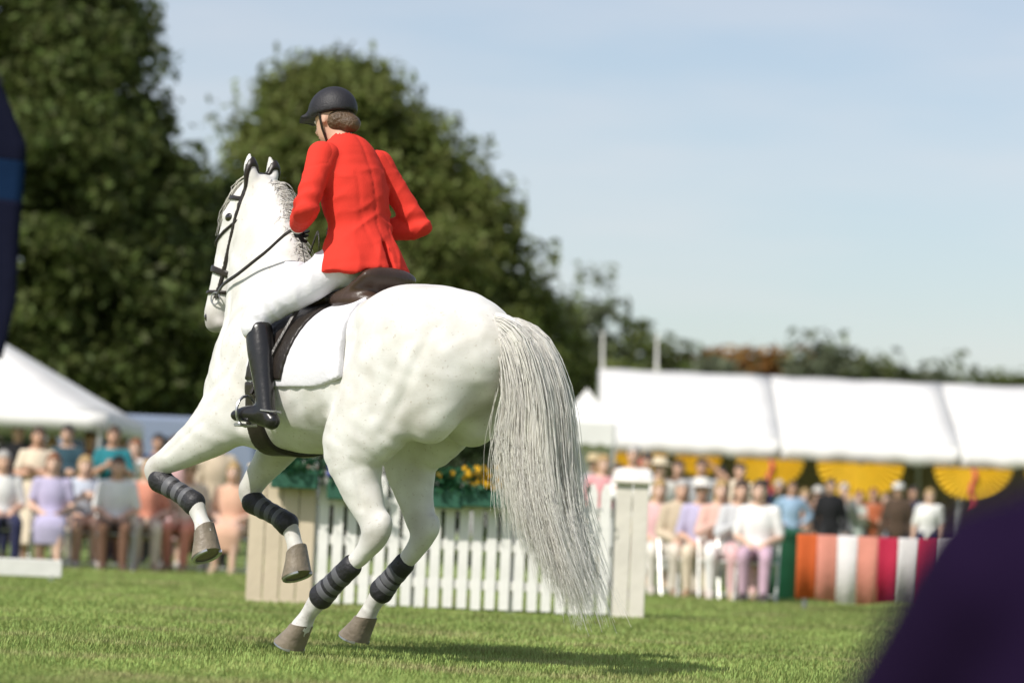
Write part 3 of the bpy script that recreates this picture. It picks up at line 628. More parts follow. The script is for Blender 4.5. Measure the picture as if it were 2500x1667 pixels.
def build_horse():
    D = HF.grid(.0115); v, f = nets(D, HF.lo, HF.h, 2)
    fn = np.cross(v[f[:, 1]] - v[f[:, 0]], v[f[:, 2]] - v[f[:, 0]]); nv = np.zeros_like(v)
    for q in range(4): np.add.at(nv, f[:, q], fn)
    nv /= np.linalg.norm(nv, axis=1)[:, None] + 1e-12
    ay = np.abs(v[:, 1]); xz = v[:, [0, 2]]; dsp = np.zeros(len(v))
    def groove(pl, dep, wd, ymin=.09):
        pl = catmull(np.array(pl, float), 6); best = np.full(len(v), 9.0)
        for e in range(len(pl) - 1):
            ab = pl[e + 1] - pl[e]; t_ = np.clip(((xz - pl[e]) @ ab) / (ab @ ab), 0, 1); best = np.minimum(best, np.linalg.norm(xz - pl[e] - t_[:, None] * ab, axis=1))
        dsp[:] -= dep * np.exp(-(best / wd) ** 2) * np.clip((ay - ymin) / .05, 0, 1)
    groove([(-.74, 1.42), (-.68, 1.28), (-.60, 1.12), (-.50, .98)], .008, .026); groove([(-.64, 1.36), (-.56, 1.22), (-.46, 1.06)], .006, .03)
    groove([(-.28, 1.42), (-.24, 1.28), (-.20, 1.14), (-.10, 1.02)], .013, .035, .16); groove([(.40, 1.50), (.46, 1.36), (.56, 1.22), (.70, 1.14)], .010, .022, .12)
    groove([(.34, 1.28), (.40, 1.12), (.46, 1.00)], .012, .024, .13); groove([(.62, 1.30), (.72, 1.50), (.80, 1.72), (.83, 1.86)], .010, .022, .05)
    groove([(-.33, .86), (-.35, .74), (-.36, .66)], .006, .012, .12); groove([(.66, 1.02), (.80, .94), (.92, .87)], .005, .012, .14)
    dsp -= .022 * np.exp(-(((v[:, 0] + .27) / .08) ** 2 + ((v[:, 2] - 1.36) / .09) ** 2)) * (ay > .15)
    dsp += .012 * np.exp(-(((v[:, 0] + .33) / .05) ** 2 + ((v[:, 2] - 1.50) / .05) ** 2)) * (ay > .12)
    dsp += .0035 * np.sin(v[:, 0] * 74 + v[:, 2] * 18) * np.exp(-(((v[:, 0] - .06) / .20) ** 2 + ((v[:, 2] - 1.17) / .16) ** 2)) * (ay > .15)
    dsp += .0022 * np.sin(v[:, 0] * 31 + np.sin(v[:, 2] * 23) * 2) * np.sin(v[:, 2] * 29 + v[:, 1] * 17)
    v = v + nv * dsp[:, None]
    o = mesh_np('body', v * S, f, COAT, HORSE)
    sk = np.zeros(len(v))
    def pig(c, r_, a):
        d = np.linalg.norm((v - np.array(c)), axis=1); np.maximum(sk, a * np.clip(1.6 - d / r_, 0, 1), out=sk)
    pig((1.015, -.08, 1.48), .07, .72); pig((.975, -.08, 1.48), .06, .6)
    pig(LEGS['fl'][5][:3], .07, .30); pig(LEGS['fr'][5][:3], .07, .30); pig(LEGS['hl'][5][:3], .07, .22); pig(LEGS['hr'][5][:3], .07, .22)
    for q in LEGS: pig(LEGS[q][9][:3], .06, .32); pig(LEGS[q][11][:3], .05, .35)
    pig((-.865, 0, 1.24), .055, .75); pig((-.80, 0, 1.08), .08, .4); pig((-.5, 0, .98), .10, .25)
    mud = np.clip((.42 - v[:, 2]) / .25, 0, 1) * (.5 + .5 * np.sin(v[:, 0] * 90 + np.sin(v[:, 2] * 70) * 2) * np.sin(v[:, 2] * 55 + v[:, 1] * 80)) * .45; np.maximum(sk, mud, out=sk)
    a = o.data.attributes.new('skin', 'FLOAT', 'POINT'); a.data.foreach_set('value', sk.astype(np.float32))
    HOOF = mat('hoof_horn', (.20, .165, .125), .5, .25, 14, .3, 40); SHOE = mat('horseshoe_steel', (.45, .45, .46), .3, .1, metal=.9)
    for q, P in LEGS.items():
        a_, b_ = Vector(P[10][:3]), Vector(P[11][:3]); ax = (b_ - a_).normalized(); sd_ = Vector((0, 1, 0)); fr = sd_.cross(ax).normalized()
        if fr.x < 0 and q[0] == 'h': fr = -fr
        toe = fr if q[0] == 'h' else fr
        if q[0] == 'h': nrm = (ax * .75 + Vector((0, 0, -1)) * .55).normalized()
        else: nrm = ax
        toe = (toe - nrm * toe.dot(nrm)).normalized()
        if q[0] == 'f' and toe.x < 0: toe = -toe
        V = []; n = 20
        for lvl, (rad, sh, dep) in enumerate(((.050, -.004, -.024), (.0545, .004, .006), (.070, .032, .085), (.070, .032, .088))):
            for k in range(n):
                an = 2 * math.pi * k / n; c, s_ = math.cos(an), math.sin(an); sq = .86 if c < -.3 else 1
                V.append((b_ + toe * (c * rad * sq * 1.08 + sh) + sd_ * (s_ * rad) + nrm * (dep + (.012 * c if lvl in (0, 1) else 0))) * S)
        F = [(i * n + k, i * n + (k + 1) % n, (i + 1) * n + (k + 1) % n, (i + 1) * n + k) for i in range(3) for k in range(n)] + [tuple(range(n - 1, -1, -1)), tuple(range(3 * n, 4 * n))]
        if sd_.cross(nrm).dot(toe) > 0: F = [x[::-1] for x in F]
        h = MB().add(V, F).build('hoof', HOOF, HORSE, True)
        pts = [(b_ + toe * (math.cos(an) * .062 * 1.05 + .032) + sd_ * (math.sin(an) * .060) + nrm * .092) * S for an in np.linspace(-2.45, 2.45, 18)]
        MB().tube(pts, .0095, 6).build('shoe', SHOE, h, True)
    EYE = mat('horse_eye', (.012, .008, .006), .08, .05, coat=1)
    for s in (1, -1):
        F = Field().ell((.93, -.138 + s * .082, 1.975), (.028, .018, .024)); v, f = nets(F.grid(.004), F.lo, F.h, 1); mesh_np('eye', v * S, f, EYE, HORSE)
        F = Field().ell((1.035, -.08 + s * .038, 1.515), (.012, .016, .022)); v, f = nets(F.grid(.003), F.lo, F.h, 1); mesh_np('nostril', v * S, f, EYE, HORSE)
    # tail
    HAIR = mat('tail_hair', (.93, .915, .88), .5, .06, 3, island=.07, sheen=.3, trans=.5); n = 6600; k = 16
    A = np.array([(-.80, 0, 1.42), (-.90, -.01, 1.36), (-.95, -.04, 1.15), (-.92, -.05, .92), (-.95, -.06, .72)])
    B = np.array([(-.80, 0, 1.455), (-.92, -.01, 1.47), (-1.06, -.04, 1.38), (-1.15, -.07, 1.14), (-1.18, -.09, .82), (-1.23, -.10, .56), (-1.33, -.12, .30)])
    rs = lambda P: np.stack([np.interp(np.linspace(0, 1, k), np.linspace(0, 1, len(catmull(P, 6))), catmull(P, 6)[:, i]) for i in range(3)], 1)
    a_, b_ = rs(A), rs(B); s_ = np.clip(rng.random(n) ** .62, 0, 1)[:, None, None]
    t = np.linspace(0, 1, k)[None, :, None]; ln = (.80 + .28 * rng.random((n, 1, 1)))
    P = a_[None] * (1 - s_) + b_[None] * s_
    P = P[:, :1] + (P - P[:, :1]) * (1 + (ln - 1) * t)
    an = rng.random((n, 1, 1)) * 6.283; rr = np.sqrt(rng.random((n, 1, 1)))
    off = np.concatenate([np.cos(an) * .35, np.sin(an), np.sin(an * 1.7) * .25], 2) * rr
    P = P + off * (.022 + .085 * np.sin(np.clip(t * 1.25, 0, 1) * math.pi * .55) - .045 * t * t)
    wav = rng.normal(size=(n, 1, 3)) * .022
    P = P + wav * np.sin(t * 5.5 + rng.random((n, 1, 1)) * 6.28) * t
    lock = rng.integers(0, 46, n); lw = np.random.default_rng(2).normal(size=(46, 3)) * np.array([.05, .045, .03]); P = P + lw[lock][:, None, :] * t ** 1.6
    rad = np.repeat((.0025 * (1 - .82 * np.linspace(0, 1, k) ** 1.5))[None], n, 0) * (.7 + .6 * rng.random((n, 1)))
    strands('tail', P * S, rad, HAIR, HORSE)
    M_ = (a_ * .45 + b_ * .55); F = Field()  # solid pale core added under the strands so gaps between hairs stay light
    F.chain([(*M_[i], w_, d_) for i, w_, d_ in ((2, .02, .02), (4, .05, .045), (6, .098, .068), (8, .115, .075), (10, .10, .062), (12, .062, .04), (14, .025, .018))], n=4); v, f = nets(F.grid(.011), F.lo, F.h, 2)
    v = v + .004 * np.sin(v[:, [1]] * 190 + v[:, [0]] * 210 + 3 * np.sin(v[:, [0]] * 31)) * np.array([[.6, 1, 0]]); mesh_np('tail_core', v * S, f, HAIR, HORSE)
    F = Field().chain([(-.74, 0, 1.46, .05, .045), (-.84, 0, 1.465, .045, .04), (-.94, -.01, 1.45, .034, .032), (-1.03, -.03, 1.38, .022, .022), (-1.08, -.04, 1.27, .01, .01)]); v, f = nets(F.grid(.009), F.lo, F.h, 2); mesh_np('dock', v * S, f, COAT, HORSE)
    # mane and forelock
    MAN = mat('mane_hair', (.74, .71, .66), .55, .12, 6, island=.2, sheen=.2, trans=.2); n = 1500; k = 9
    C = catmull(NECK[1:], 10); C = C[:, :]; N = len(C); idx = rng.random(n) * (N - 1.01); i0 = idx.astype(int); fr = (idx - i0)[:, None]
    c = C[i0] * (1 - fr) + C[i0 + 1] * fr; d = C[i0 + 1, :3] - C[i0, :3]; d /= np.linalg.norm(d, axis=1)[:, None]
    fv = np.cross(np.array([0, 1, 0]), d); root = c[:, :3] - fv * (c[:, 3:4] - .012) + rng.normal(size=(n, 3)) * np.array([.006, .012, .006])
    L = (.065 + .05 * rng.random(n))[:, None]; t = np.linspace(0, 1, k)
    sidev = np.where(rng.random(n) < .12, .5, -1.0)[:, None]
    P = np.stack([root + (-fv * (.30 * math.sin(q * 2.4)) + np.array([0, .75, 0]) * sidev * q * .8 + np.array([.05, 0, -1.0]) * q * q) * L for q in t], 1)
    P += rng.normal(size=(n, 1, 3)) * .02 * t[None, :, None]
    strands('mane', P * S, np.repeat((.0024 * (1 - .8 * t))[None], n, 0), MAN, HORSE)
    n = 110; root = np.array([.875, -.148, 2.155]) + rng.normal(size=(n, 3)) * np.array([.012, .022, .01])
    P = np.stack([root + np.array([.10 * math.sin(q * 1.5) + .05 * q, .02 * q, -.24 * q * q]) * (.7 + .5 * rng.random((n, 1))) for q in t], 1) + rng.normal(size=(n, 1, 3)) * .018 * t[None, :, None]
    strands('forelock', P * S, np.repeat((.003 * (1 - .8 * t))[None], n, 0), MAN, HORSE)
    # dark tendon boots
    BOOT = mat('tendon_boot', (.022, .021, .025), .5, .15, 10, .3, 60)
    for q, (i, j) in (('fl', (6, 10)), ('hl', (7, 10)), ('fr', (6, 10)), ('hr', (7, 10))):
        F = Field().chain([p for p in LEGS[q][i:j]], grow=.011); v, f = nets(F.grid(.007), F.lo, F.h, 2); bt = mesh_np('tendon_boot', v * S, f, BOOT, HORSE)
        for u in (.3, .55, .8):
            C = catmull(LEGS[q][i:j], 8); p = C[int(u * (len(C) - 1))]; p2 = C[int(u * (len(C) - 1)) + 1]
            F = Field().chain([tuple(p), tuple(p[:3] + (p2[:3] - p[:3]) / np.linalg.norm(p2[:3] - p[:3]) * .012) + tuple(p[3:])], n=1, grow=.0125)
            v, f = nets(F.grid(.005), F.lo, F.h, 1); mesh_np('strap', v * S, f, mat('boot_strap', (.10, .10, .11), .5), bt)
build_horse()

# ------------------------------------------------------------------ saddlery
LEATHER = mat('black_leather', (.022, .017, .014), .38, .2, 12, .15, 50); LBROWN = mat('dark_brown_leather', (.045, .026, .018), .4, .2, 10, .15, 40)
def shell(parent, name, m, lo, hi, inner, outer, region, h=.0085, field=None):
    F = Field(); F.it = (field or HF).it; F.grid(h, lo, hi); X, Y, Z = F.xyz()
    D = np.maximum(np.maximum(F.D - outer, inner - F.D), region(X, Y, Z)); v, f = nets(D, F.lo, h, 1)
    return mesh_np(name, v * S, f, m, parent)
def rbox(a, b): return lambda q: np.abs(q - (a + b) / 2) - (b - a) / 2
def saddlery():
    SADDLE = thing('saddle', 'black leather riding saddle on the white horse', 'saddle', HLOC, HROT)
    PAD = tag(None or thing('saddle_pad', 'white saddle cloth under the black saddle', 'saddle pad', HLOC, HROT))
    lo, hi = (-.36, -.40, .86), (.55, .40, 1.75)
    reg = lambda X, Y, Z: np.maximum(rbox(-.22 , .42)(X + .10 * (1.5 - Z)), 1.17 - Z + .25 * np.maximum(-.08 - X, 0))
    shell(PAD, 'cloth', mat('white_quilt', (.66, .65, .69), .9, .05, 8, .12, 55), lo, hi, -.02, .014, reg)
    reg = lambda X, Y, Z: np.maximum(rbox(.06, .33)(X + .22 * (Z - 1.45)), 1.20 - Z) + 0 * Y
    shell(SADDLE, 'flap', LEATHER, lo, hi, .008, .026, lambda X, Y, Z: np.maximum(reg(X, Y, Z), .07 - np.abs(Y)))
    shell(SADDLE, 'girth', LEATHER, lo, hi, -.01, .018, lambda X, Y, Z: np.maximum(rbox(.31, .40)(X), Z - 1.20) + 0 * Y)
    F = Field()
    F.chain([(-.205, 0, 1.665, .045, .16), (-.15, 0, 1.625, .05, .165), (-.05, 0, 1.585, .05, .14), (.08, 0, 1.575, .05, .105), (.19, 0, 1.605, .05, .085), (.27, 0, 1.655, .04, .06)], n=4)
    F.ell((-.10, .09, 1.56), (.15, .075, .045)); F.ell((-.10, -.09, 1.56), (.15, .075, .045)); F.ell((.2, .07, 1.57), (.09, .05, .06)); F.ell((.2, -.07, 1.57), (.09, .05, .06))
    v, f = nets(F.grid(.009), F.lo, F.h, 2); mesh_np('seat', v * S, f, LBROWN, SADDLE)
    for s in (1, -1):
        mb = MB(); a = Vector((.16, s * .30, 1.36)) * S; b = Vector((.275, s * .392, 1.185))
        mb.tube([Vector((.14, s * .17, 1.58)) * S, a, b + Vector((-.02, 0, .02))], .012, 6); mb.build('stirrup_leather', LEATHER, SADDLE, True)
        pts = [b + Vector((.0, .06 * math.sin(an), .0)) * 1 + Vector((.01, 0, -.06 + .07 * math.cos(an))) for an in np.linspace(0, 2 * math.pi, 17)]
        mb = MB(); mb.tube(pts, .007, 6, False); mb.box((b.x + .01, b.y, b.z - .125), (.045, .11, .014), bev=.003); mb.build('stirrup_iron', mat('horseshoe_steel', None), SADDLE, True)
    # bridle
    BR = thing('bridle', 'black leather bridle with noseband on the horse head', 'bridle', HLOC, HROT)
    C = catmull(HEAD, 8); lo, hi = (.68, -.30, 1.40), (1.15, .02, 2.26)
    def slab(p, nrm, hw): nrm = np.array(nrm) / np.linalg.norm(nrm); return lambda X, Y, Z: np.abs((X - p[0]) * nrm[0] + (Y - p[1]) * nrm[1] + (Z - p[2]) * nrm[2]) - hw
    ax = np.array(HEAD[4][:3]) - np.array(HEAD[1][:3]); ax /= np.linalg.norm(ax); fv = np.cross((0, 1, 0), ax); fv /= np.linalg.norm(fv)
    head_it = [t for t in HF.it if (t[1][0] if t[0] == 'e' else t[1][0, 0]) > .815]; HD = Field(); HD.it = head_it
    def st(name, reg, hw=.011): shell(BR, name, LEATHER, lo, hi, -.004, hw, reg, .0055, HD)
    st('noseband', slab((.983, -.108, 1.72), ax, .016)); st('lower_noseband', slab((1.0, -.098, 1.625), ax + .25 * fv, .009))
    st('browband', lambda X, Y, Z: np.maximum(slab((.905, -.142, 2.055), ax + np.array([-.1, 0, 0]), .011)(X, Y, Z), .865 - X))
    c0 = np.array((.905, -.12, 1.86)) - fv * .0
    st('cheek_strap', lambda X, Y, Z: np.maximum(np.maximum(slab((.91, -.13, 1.86), fv * -1 + np.array((0, 0, 0)), .009)(X, Y, Z), Z - 2.10), 1.60 - Z))
    st('headpiece', lambda X, Y, Z: np.maximum(slab((.845, -.148, 2.10), (1, 0, .25), .012)(X, Y, Z), 2.02 - Z))
    st('throatlatch', lambda X, Y, Z: slab((.845, -.145, 1.97), (.55, 0, 1), .007)(X, Y, Z))
    for s in (1, -1):
        p = Vector((.975, -.092 + s * .062, 1.60)) * S
        MB().tube([p + Vector((.03 * math.cos(a), 0, .03 * math.sin(a))) for a in np.linspace(0, 2 * math.pi, 17)], .004, 6, False).build('bit_ring', mat('horseshoe_steel', None), BR, True)
        hand = Vector((.36, s * .07, 2.0)); neckp = Vector((.72, s * .02 - .06 + s * .12, 1.86)) * S * 1.0
        mid = p.lerp(hand, .5) + Vector((0, s * .10, -.05))
        P = catmull([p, p.lerp(mid, .5) + Vector((0, s * .03, 0)), mid, mid.lerp(hand, .5) + Vector((0, s * .02, -.01)), hand, hand + Vector((-.05, -s * .03, -.18))], 5)
        V = []
        for q in P: V += [(q[0], q[1], q[2] - .009), (q[0], q[1], q[2] + .009)]
        MB().add(V, [(2 * i, 2 * i + 2, 2 * i + 3, 2 * i + 1) for i in range(len(P) - 1)]).build('rein', LEATHER, BR, True).modifiers.new('thick', 'SOLIDIFY').thickness = .004
saddlery()

# ------------------------------------------------------------------ people
V3 = lambda *a: np.array(a, float)
def unit(a): a = np.asarray(a, float); return a / (np.linalg.norm(a) + 1e-9)
def hand(wr, el, nrm, s, curl=.35):
    """palm, four fingers and a thumb; nrm points out of the palm; s = +1 left hand, -1 right hand"""
    d = unit(np.asarray(wr) - np.asarray(el)); nrm = unit(np.asarray(nrm) - d * np.dot(nrm, d)); wv = np.cross(d, nrm) * s
    F = Field(); P = lambda a, b, c: np.asarray(wr) + d * a + wv * b + nrm * c
    F.chain([(*P(-.02, 0, 0), .024, .026), (*P(.02, 0, 0), .019, .032), (*P(.06, 0, 0), .016, .040), (*P(.085, 0, 0), .014, .038)], side=wv, k=.01)
    for b, L, r_ in ((.030, .070, .0092), (.010, .078, .0095), (-.010, .072, .009), (-.029, .056, .008)):
        a1, a2, a3 = curl, curl * 2.2, curl * 3.4; p0 = P(.082, b, 0)
        p1 = p0 + (d * math.cos(a1) + nrm * math.sin(a1)) * L * .42; p2 = p1 + (d * math.cos(a2) + nrm * math.sin(a2)) * L * .33; p3 = p2 + (d * math.cos(a3) + nrm * math.sin(a3)) * L * .28
        F.chain([(*p0, r_, r_), (*p1, r_ * .97, r_ * .97), (*p2, r_ * .9, r_ * .9), (*p3, r_ * .75, r_ * .75)], side=wv, k=.004, n=2)
    t0 = P(.022, .028, .004); t1 = t0 + unit(d * .6 + wv * .7 + nrm * .35) * .04; t2 = t1 + unit(d * .85 + wv * .25 + nrm * .5 * (1 + curl)) * .034
    F.chain([(*t0, .013, .013), (*t1, .0105, .0105), (*t2, .0085, .0085)], side=nrm, k=.008, n=2)
    return F
def standing(H=1.72, arms='hang', lean=0.0, step=.06):
    k = H / 1.72; J = dict(pelvis=V3(0, 0, .95), waist=V3(0, 0, 1.09), chest=V3(.005, 0, 1.27), top=V3(-.01, 0, 1.415), neck=V3(.0, 0, 1.48), head=V3(.025, 0, 1.605))
    for n, s in (('L', 1), ('R', -1)):
        J['hip' + n] = V3(0, .085 * s, .92); J['knee' + n] = V3(.02 + step * s * .5, .10 * s, .49); J['ank' + n] = V3(-.02 + step * s, .11 * s, .085); J['toe' + n] = V3(.15 + step * s, .13 * s, .035)
        J['sh' + n] = V3(-.01, .162 * s, 1.385)
        if arms == 'hang': J['el' + n], J['wr' + n], J['pn' + n] = V3(-.03, .235 * s, 1.115), V3(.05, .245 * s, .88), V3(0, -s, 0)
        elif arms == 'fold': J['el' + n], J['wr' + n], J['pn' + n] = V3(.04, .25 * s, 1.14), V3(.20, -.05 * s, 1.17 + .025 * s), V3(-1, 0, 0)
        elif arms == 'clap': J['el' + n], J['wr' + n], J['pn' + n] = V3(.05, .24 * s, 1.14), V3(.25, .05 * s, 1.25), V3(0, -s, 0)
        elif arms == 'hip': J['el' + n], J['wr' + n], J['pn' + n] = V3(-.06, .36 * s, 1.16), V3(.03, .20 * s, 1.03), V3(0, -s, -.2)
        elif arms == 'phone':
            J['el' + n], J['wr' + n], J['pn' + n] = (V3(.07, .22 * s, 1.17), V3(.27, .05 * s, 1.42), V3(-.3, -s, 0))
        elif arms == 'shade':
            if s > 0: J['el' + n], J['wr' + n], J['pn' + n] = V3(.10, .35, 1.45), V3(.13, .13, 1.63), V3(0, 0, -1)
            else: J['el' + n], J['wr' + n], J['pn' + n] = V3(-.03, -.235, 1.115), V3(.05, -.245, .88), V3(0, 1, 0)
    for q in J:
        if not q.startswith('pn'):
            J[q] = J[q] * k
            if lean and J[q][2] > .95 * k: J[q][0] += (J[q][2] - .95 * k) * lean
    return J
def seated(H=1.70, seat=.46, arms='lap'):
    k = H / 1.72; J = dict(pelvis=V3(0, 0, seat + .10), waist=V3(-.03, 0, seat + .24), chest=V3(-.03, 0, seat + .42), top=V3(-.03, 0, seat + .565), neck=V3(-.01, 0, seat + .63), head=V3(.025, 0, seat + .755))
    for n, s in (('L', 1), ('R', -1)):
        J['hip' + n] = V3(.03, .085 * s, seat + .09); J['knee' + n] = V3(.44, .12 * s, seat + .07); J['ank' + n] = V3(.42 + .05 * s, .11 * s, .085); J['toe' + n] = V3(.58 + .05 * s, .13 * s, .035)
        J['sh' + n] = V3(-.03, .162 * s, seat + .535)
        if arms == 'lap': J['el' + n], J['wr' + n], J['pn' + n] = V3(-.02, .235 * s, seat + .27), V3(.22, .10 * s, seat + .20), V3(0, -s * .3, -1)
        else: J['el' + n], J['wr' + n], J['pn' + n] = V3(.03, .24 * s, seat + .29), V3(.23, .05 * s, seat + .40), V3(0, -s, 0)
    return J
SKINS = dict(a=(.58, .36, .26), b=(.50, .29, .20), c=(.62, .41, .31), d=(.26, .14, .085))
def torso(F, J, g, k=.04, long=0.0):
    pv, wa, ch, tp = J['pelvis'], J['waist'], J['chest'], J['top']; side = unit(J['shL'] - J['shR'])
    low = pv + (pv - wa) * (.35 + long)
    F.chain([(*low, .10, .145), (*pv, .108, .165), (*wa, .098, .142), (*ch, .115, .160), (*tp, .080, .128), (*(tp * .5 + J['neck'] * .5), .058, .072)], side=side, k=k, grow=g)
def arm(F, J, n, g, frac=1.0, k=.03):
    a, b, c = J['sh' + n], J['el' + n], J['wr' + n]
    pts = [(*a, .060, .060), (*(a * .55 + b * .45), .050, .050), (*b, .041, .041), (*(b * .6 + c * .4), .041, .041), (*c, .029, .029)]
    if frac < 1: q = catmull(pts, 6); pts = [tuple(x) for x in q[:max(3, int(len(q) * frac))]]; F.chain(pts, k=k, n=1, grow=g, side=(.3, .9, .1)); return
    F.chain(pts, k=k, grow=g, side=(.3, .9, .1))
def leg(F, J, n, g, frac=1.0, k=.035, foot=False):
    a, b, c = J['hip' + n], J['knee' + n], J['ank' + n]
    pts = [(*a, .090, .085), (*(a * .55 + b * .45), .078, .075), (*b, .056, .055), (*(b * .65 + c * .35), .055, .052), (*c, .037, .036)]
    q = catmull(pts, 6)
    if frac < 1: q = q[:max(3, int(len(q) * frac))]
    F.chain([tuple(x) for x in q], k=k, n=1, grow=g)
def face_axes(J): fd = J.get('face', V3(1, 0, 0)); fd = unit(fd); sd_ = unit(np.cross(J.get('up', V3(0, 0, 1)), fd)); return fd, sd_, np.cross(fd, sd_)
def person(label, J, loc, rz, skin, hair, top, bottom, shoes=(.05, .04, .035), sleeves=1.0, legs=1.0, style='trousers', hat=None, hairlen='short', group=None, vox=.017, jacket=0.0, name='person', handvox=.0065, curl=.3, gloves=None, extra=None):
    t = thing(name, label, 'person', loc, rz, group)
    B = Field(); torso(B, J, 0)
    for n in 'LR':
        arm(B, J, n, 0); leg(B, J, n, 0)
        a, b = J['ank' + n], J['toe' + n]; B.chain([(*(a + V3(-.03, 0, -.03)), .035, .033), (*(a * .5 + b * .5), .035, .038), (*b, .022, .036)], k=.03)
    fd, sd_, ud = face_axes(J); h = J['head']; Rm = np.stack([fd, sd_, ud], 1)
    P = lambda a, b, c: h + fd * a + sd_ * b + ud * c
    B.chain([(*J['top'], .06, .065), (*J['neck'], .053, .054), (*P(-.02, 0, -.05), .055, .052)], side=sd_, k=.03)
    B.ell(P(-.012, 0, .025), (.096, .077, .098), Rm, k=.02); B.ell(P(.022, 0, -.045), (.066, .058, .072), Rm, k=.025)
    B.chain([(*P(.080, 0, .012), .012, .011), (*P(.094, 0, -.010), .013, .014), (*P(.098, 0, -.028), .014, .017)], side=sd_, k=.012, n=2)
    for s in (1, -1): B.ell(P(-.005, s * .078, -.005), (.022, .010, .032), Rm, k=.01)
    v, f = nets(B.grid(vox), B.lo, vox, 1); parts = [(v, f)]
    for n, s in (('L', 1), ('R', -1)):
        if gloves is None:
            Hd = hand(J['wr' + n], J['el' + n], J['pn' + n], s, curl); parts.append(nets(Hd.grid(handvox), Hd.lo, handvox, 1))
    v, f = merge(parts); mesh_np('body', v, f, mat('skin_' + skin, SKINS[skin], .55, .08, 7, spec=.35), t)
    if gloves is not None:
        for n, s in (('L', 1), ('R', -1)):
            Hd = hand(J['wr' + n], J['el' + n], J['pn' + n], s, curl); v, f = nets(Hd.grid(.0045), Hd.lo, .0045, 1); mesh_np('glove', v, f, cloth(gloves), t)
    EW, EP = mat('eye_white', (.7, .68, .65), .3, .03), mat('eye_dark', (.03, .02, .015), .2, .05)
    for s in (1, -1):
        for nm, r_, off, m_ in (('eye', .014, .070, EW), ('iris', .0085, .0785, EP)):
            Ff = Field().ell(P(off, s * .031, .012), (r_ * .7, r_ * 1.15, r_ * .75), Rm); v, f = nets(Ff.grid(.004), Ff.lo, .004, 1); mesh_np(nm, v, f, m_, t)
    if hair is not None:
        for s in (1, -1):
            Ff = Field().chain([(*P(.082, s * .016, .030), .005, .006), (*P(.082, s * .034, .036), .005, .006), (*P(.072, s * .052, .030), .004, .005)], side=ud, n=3); v, f = nets(Ff.grid(.0035), Ff.lo, .0035, 1); mesh_np('eyebrow', v, f, mat('brow', (.05, .032, .02), .7), t)
    Ff = Field().ell(P(.080, 0, -.060), (.012, .023, .006), Rm); v, f = nets(Ff.grid(.004), Ff.lo, .004, 1); mesh_np('mouth', v, f, mat('lips', (.36, .12, .10), .5), t)
    # clothes
    if style != 'dress' and top is not None:
        C = Field(); torso(C, J, .014 + jacket, long=.25 if jacket else 0)
        for n in 'LR': arm(C, J, n, .013 + jacket * .6, sleeves)
        if jacket: C.chain([(*(J['top'] * .45 + J['neck'] * .55), .062, .068), (*J['neck'], .064, .066)], side=sd_, k=.02, n=2)
        C.grid(vox * .8); X, Y, Z = C.xyz(); nk = J['neck']; up_ = unit(J['neck'] - J['top'])
        cut = (X - nk[0]) * up_[0] + (Y - nk[1]) * up_[1] + (Z - nk[2]) * up_[2] - (.01 if jacket else -.018)
        v, f = nets(np.maximum(C.D, cut), C.lo, C.h, 1); mesh_np('jacket' if jacket else 'shirt', v, f, cloth(top), t)
    C = Field()
    if style in ('trousers', 'shorts'):
        pv, wa = J['pelvis'], J['waist']; C.chain([(*(pv + (pv - wa) * .5), .10, .15), (*pv, .112, .168), (*(pv * .55 + wa * .45), .103, .155)], side=unit(J['hipL'] - J['hipR']), k=.03, grow=.008)
        for n in 'LR': leg(C, J, n, .012, legs if style == 'trousers' else .55)
        v, f = nets(C.grid(vox * .85), C.lo, C.h, 1); mesh_np('trousers' if style == 'trousers' else 'shorts', v, f, cloth(bottom), t)
    else:
        pv, wa = J['pelvis'], J['waist']; kn = (J['kneeL'] + J['kneeR']) / 2; an = (J['ankL'] + J['ankR']) / 2; end = kn * (2 - legs * 1.0) * 1.0 + an * (legs - 1) if legs > 1 else kn * legs + pv * (1 - legs)
        wide = .19
        if abs(kn[0] - pv[0]) > .3: pts = [(*(pv * .5 + wa * .5), .11, .16), (*pv, .13, .185), (*(pv * .5 + kn * .5), .10, .19), (*kn, .085, .19), (*(kn * .5 + an * .5), .08, .19)]
        else: pts = [(*(pv * .5 + wa * .5), .11, .16), (*pv, .13, .185), (*(pv * .5 + end * .5), .155, .20), (*end, .18, .22)]
        C.chain(pts, side=unit(J['hipL'] - J['hipR']), k=.03)
        if style == 'dress':
            torso(C, J, .013)
            for n in 'LR': arm(C, J, n, .012, min(sleeves, .38))
        C.grid(vox * .85); X, Y, Z = C.xyz(); nk = J['neck']; lowz = pts[-1][2] - .02
        v, f = nets(np.maximum(np.maximum(C.D, Z - nk[2] + .03), lowz - Z), C.lo, C.h, 1); mesh_np('dress' if style == 'dress' else 'skirt', v, f, cloth(bottom), t)
    if shoes is not None:
        for n in 'LR':
            a, b = J['ank' + n], J['toe' + n]; C = Field().chain([(*(a + V3(-.035, 0, -.035)), .044, .040), (*(a + V3(-.0, 0, .0)), .046, .043), (*(a * .45 + b * .55 + V3(0, 0, .005)), .040, .044), (*(b + V3(.02, 0, -.004)), .028, .040)], k=.01)
            C.grid(.012); X, Y, Z = C.xyz(); v, f = nets(np.maximum(C.D, min(a[2], b[2]) - .035 - Z + 0 * X), C.lo, C.h, 1); mesh_np('shoe', v, f, mat('shoe_%d' % int(shoes[0] * 255), shoes, .45, .1), t)
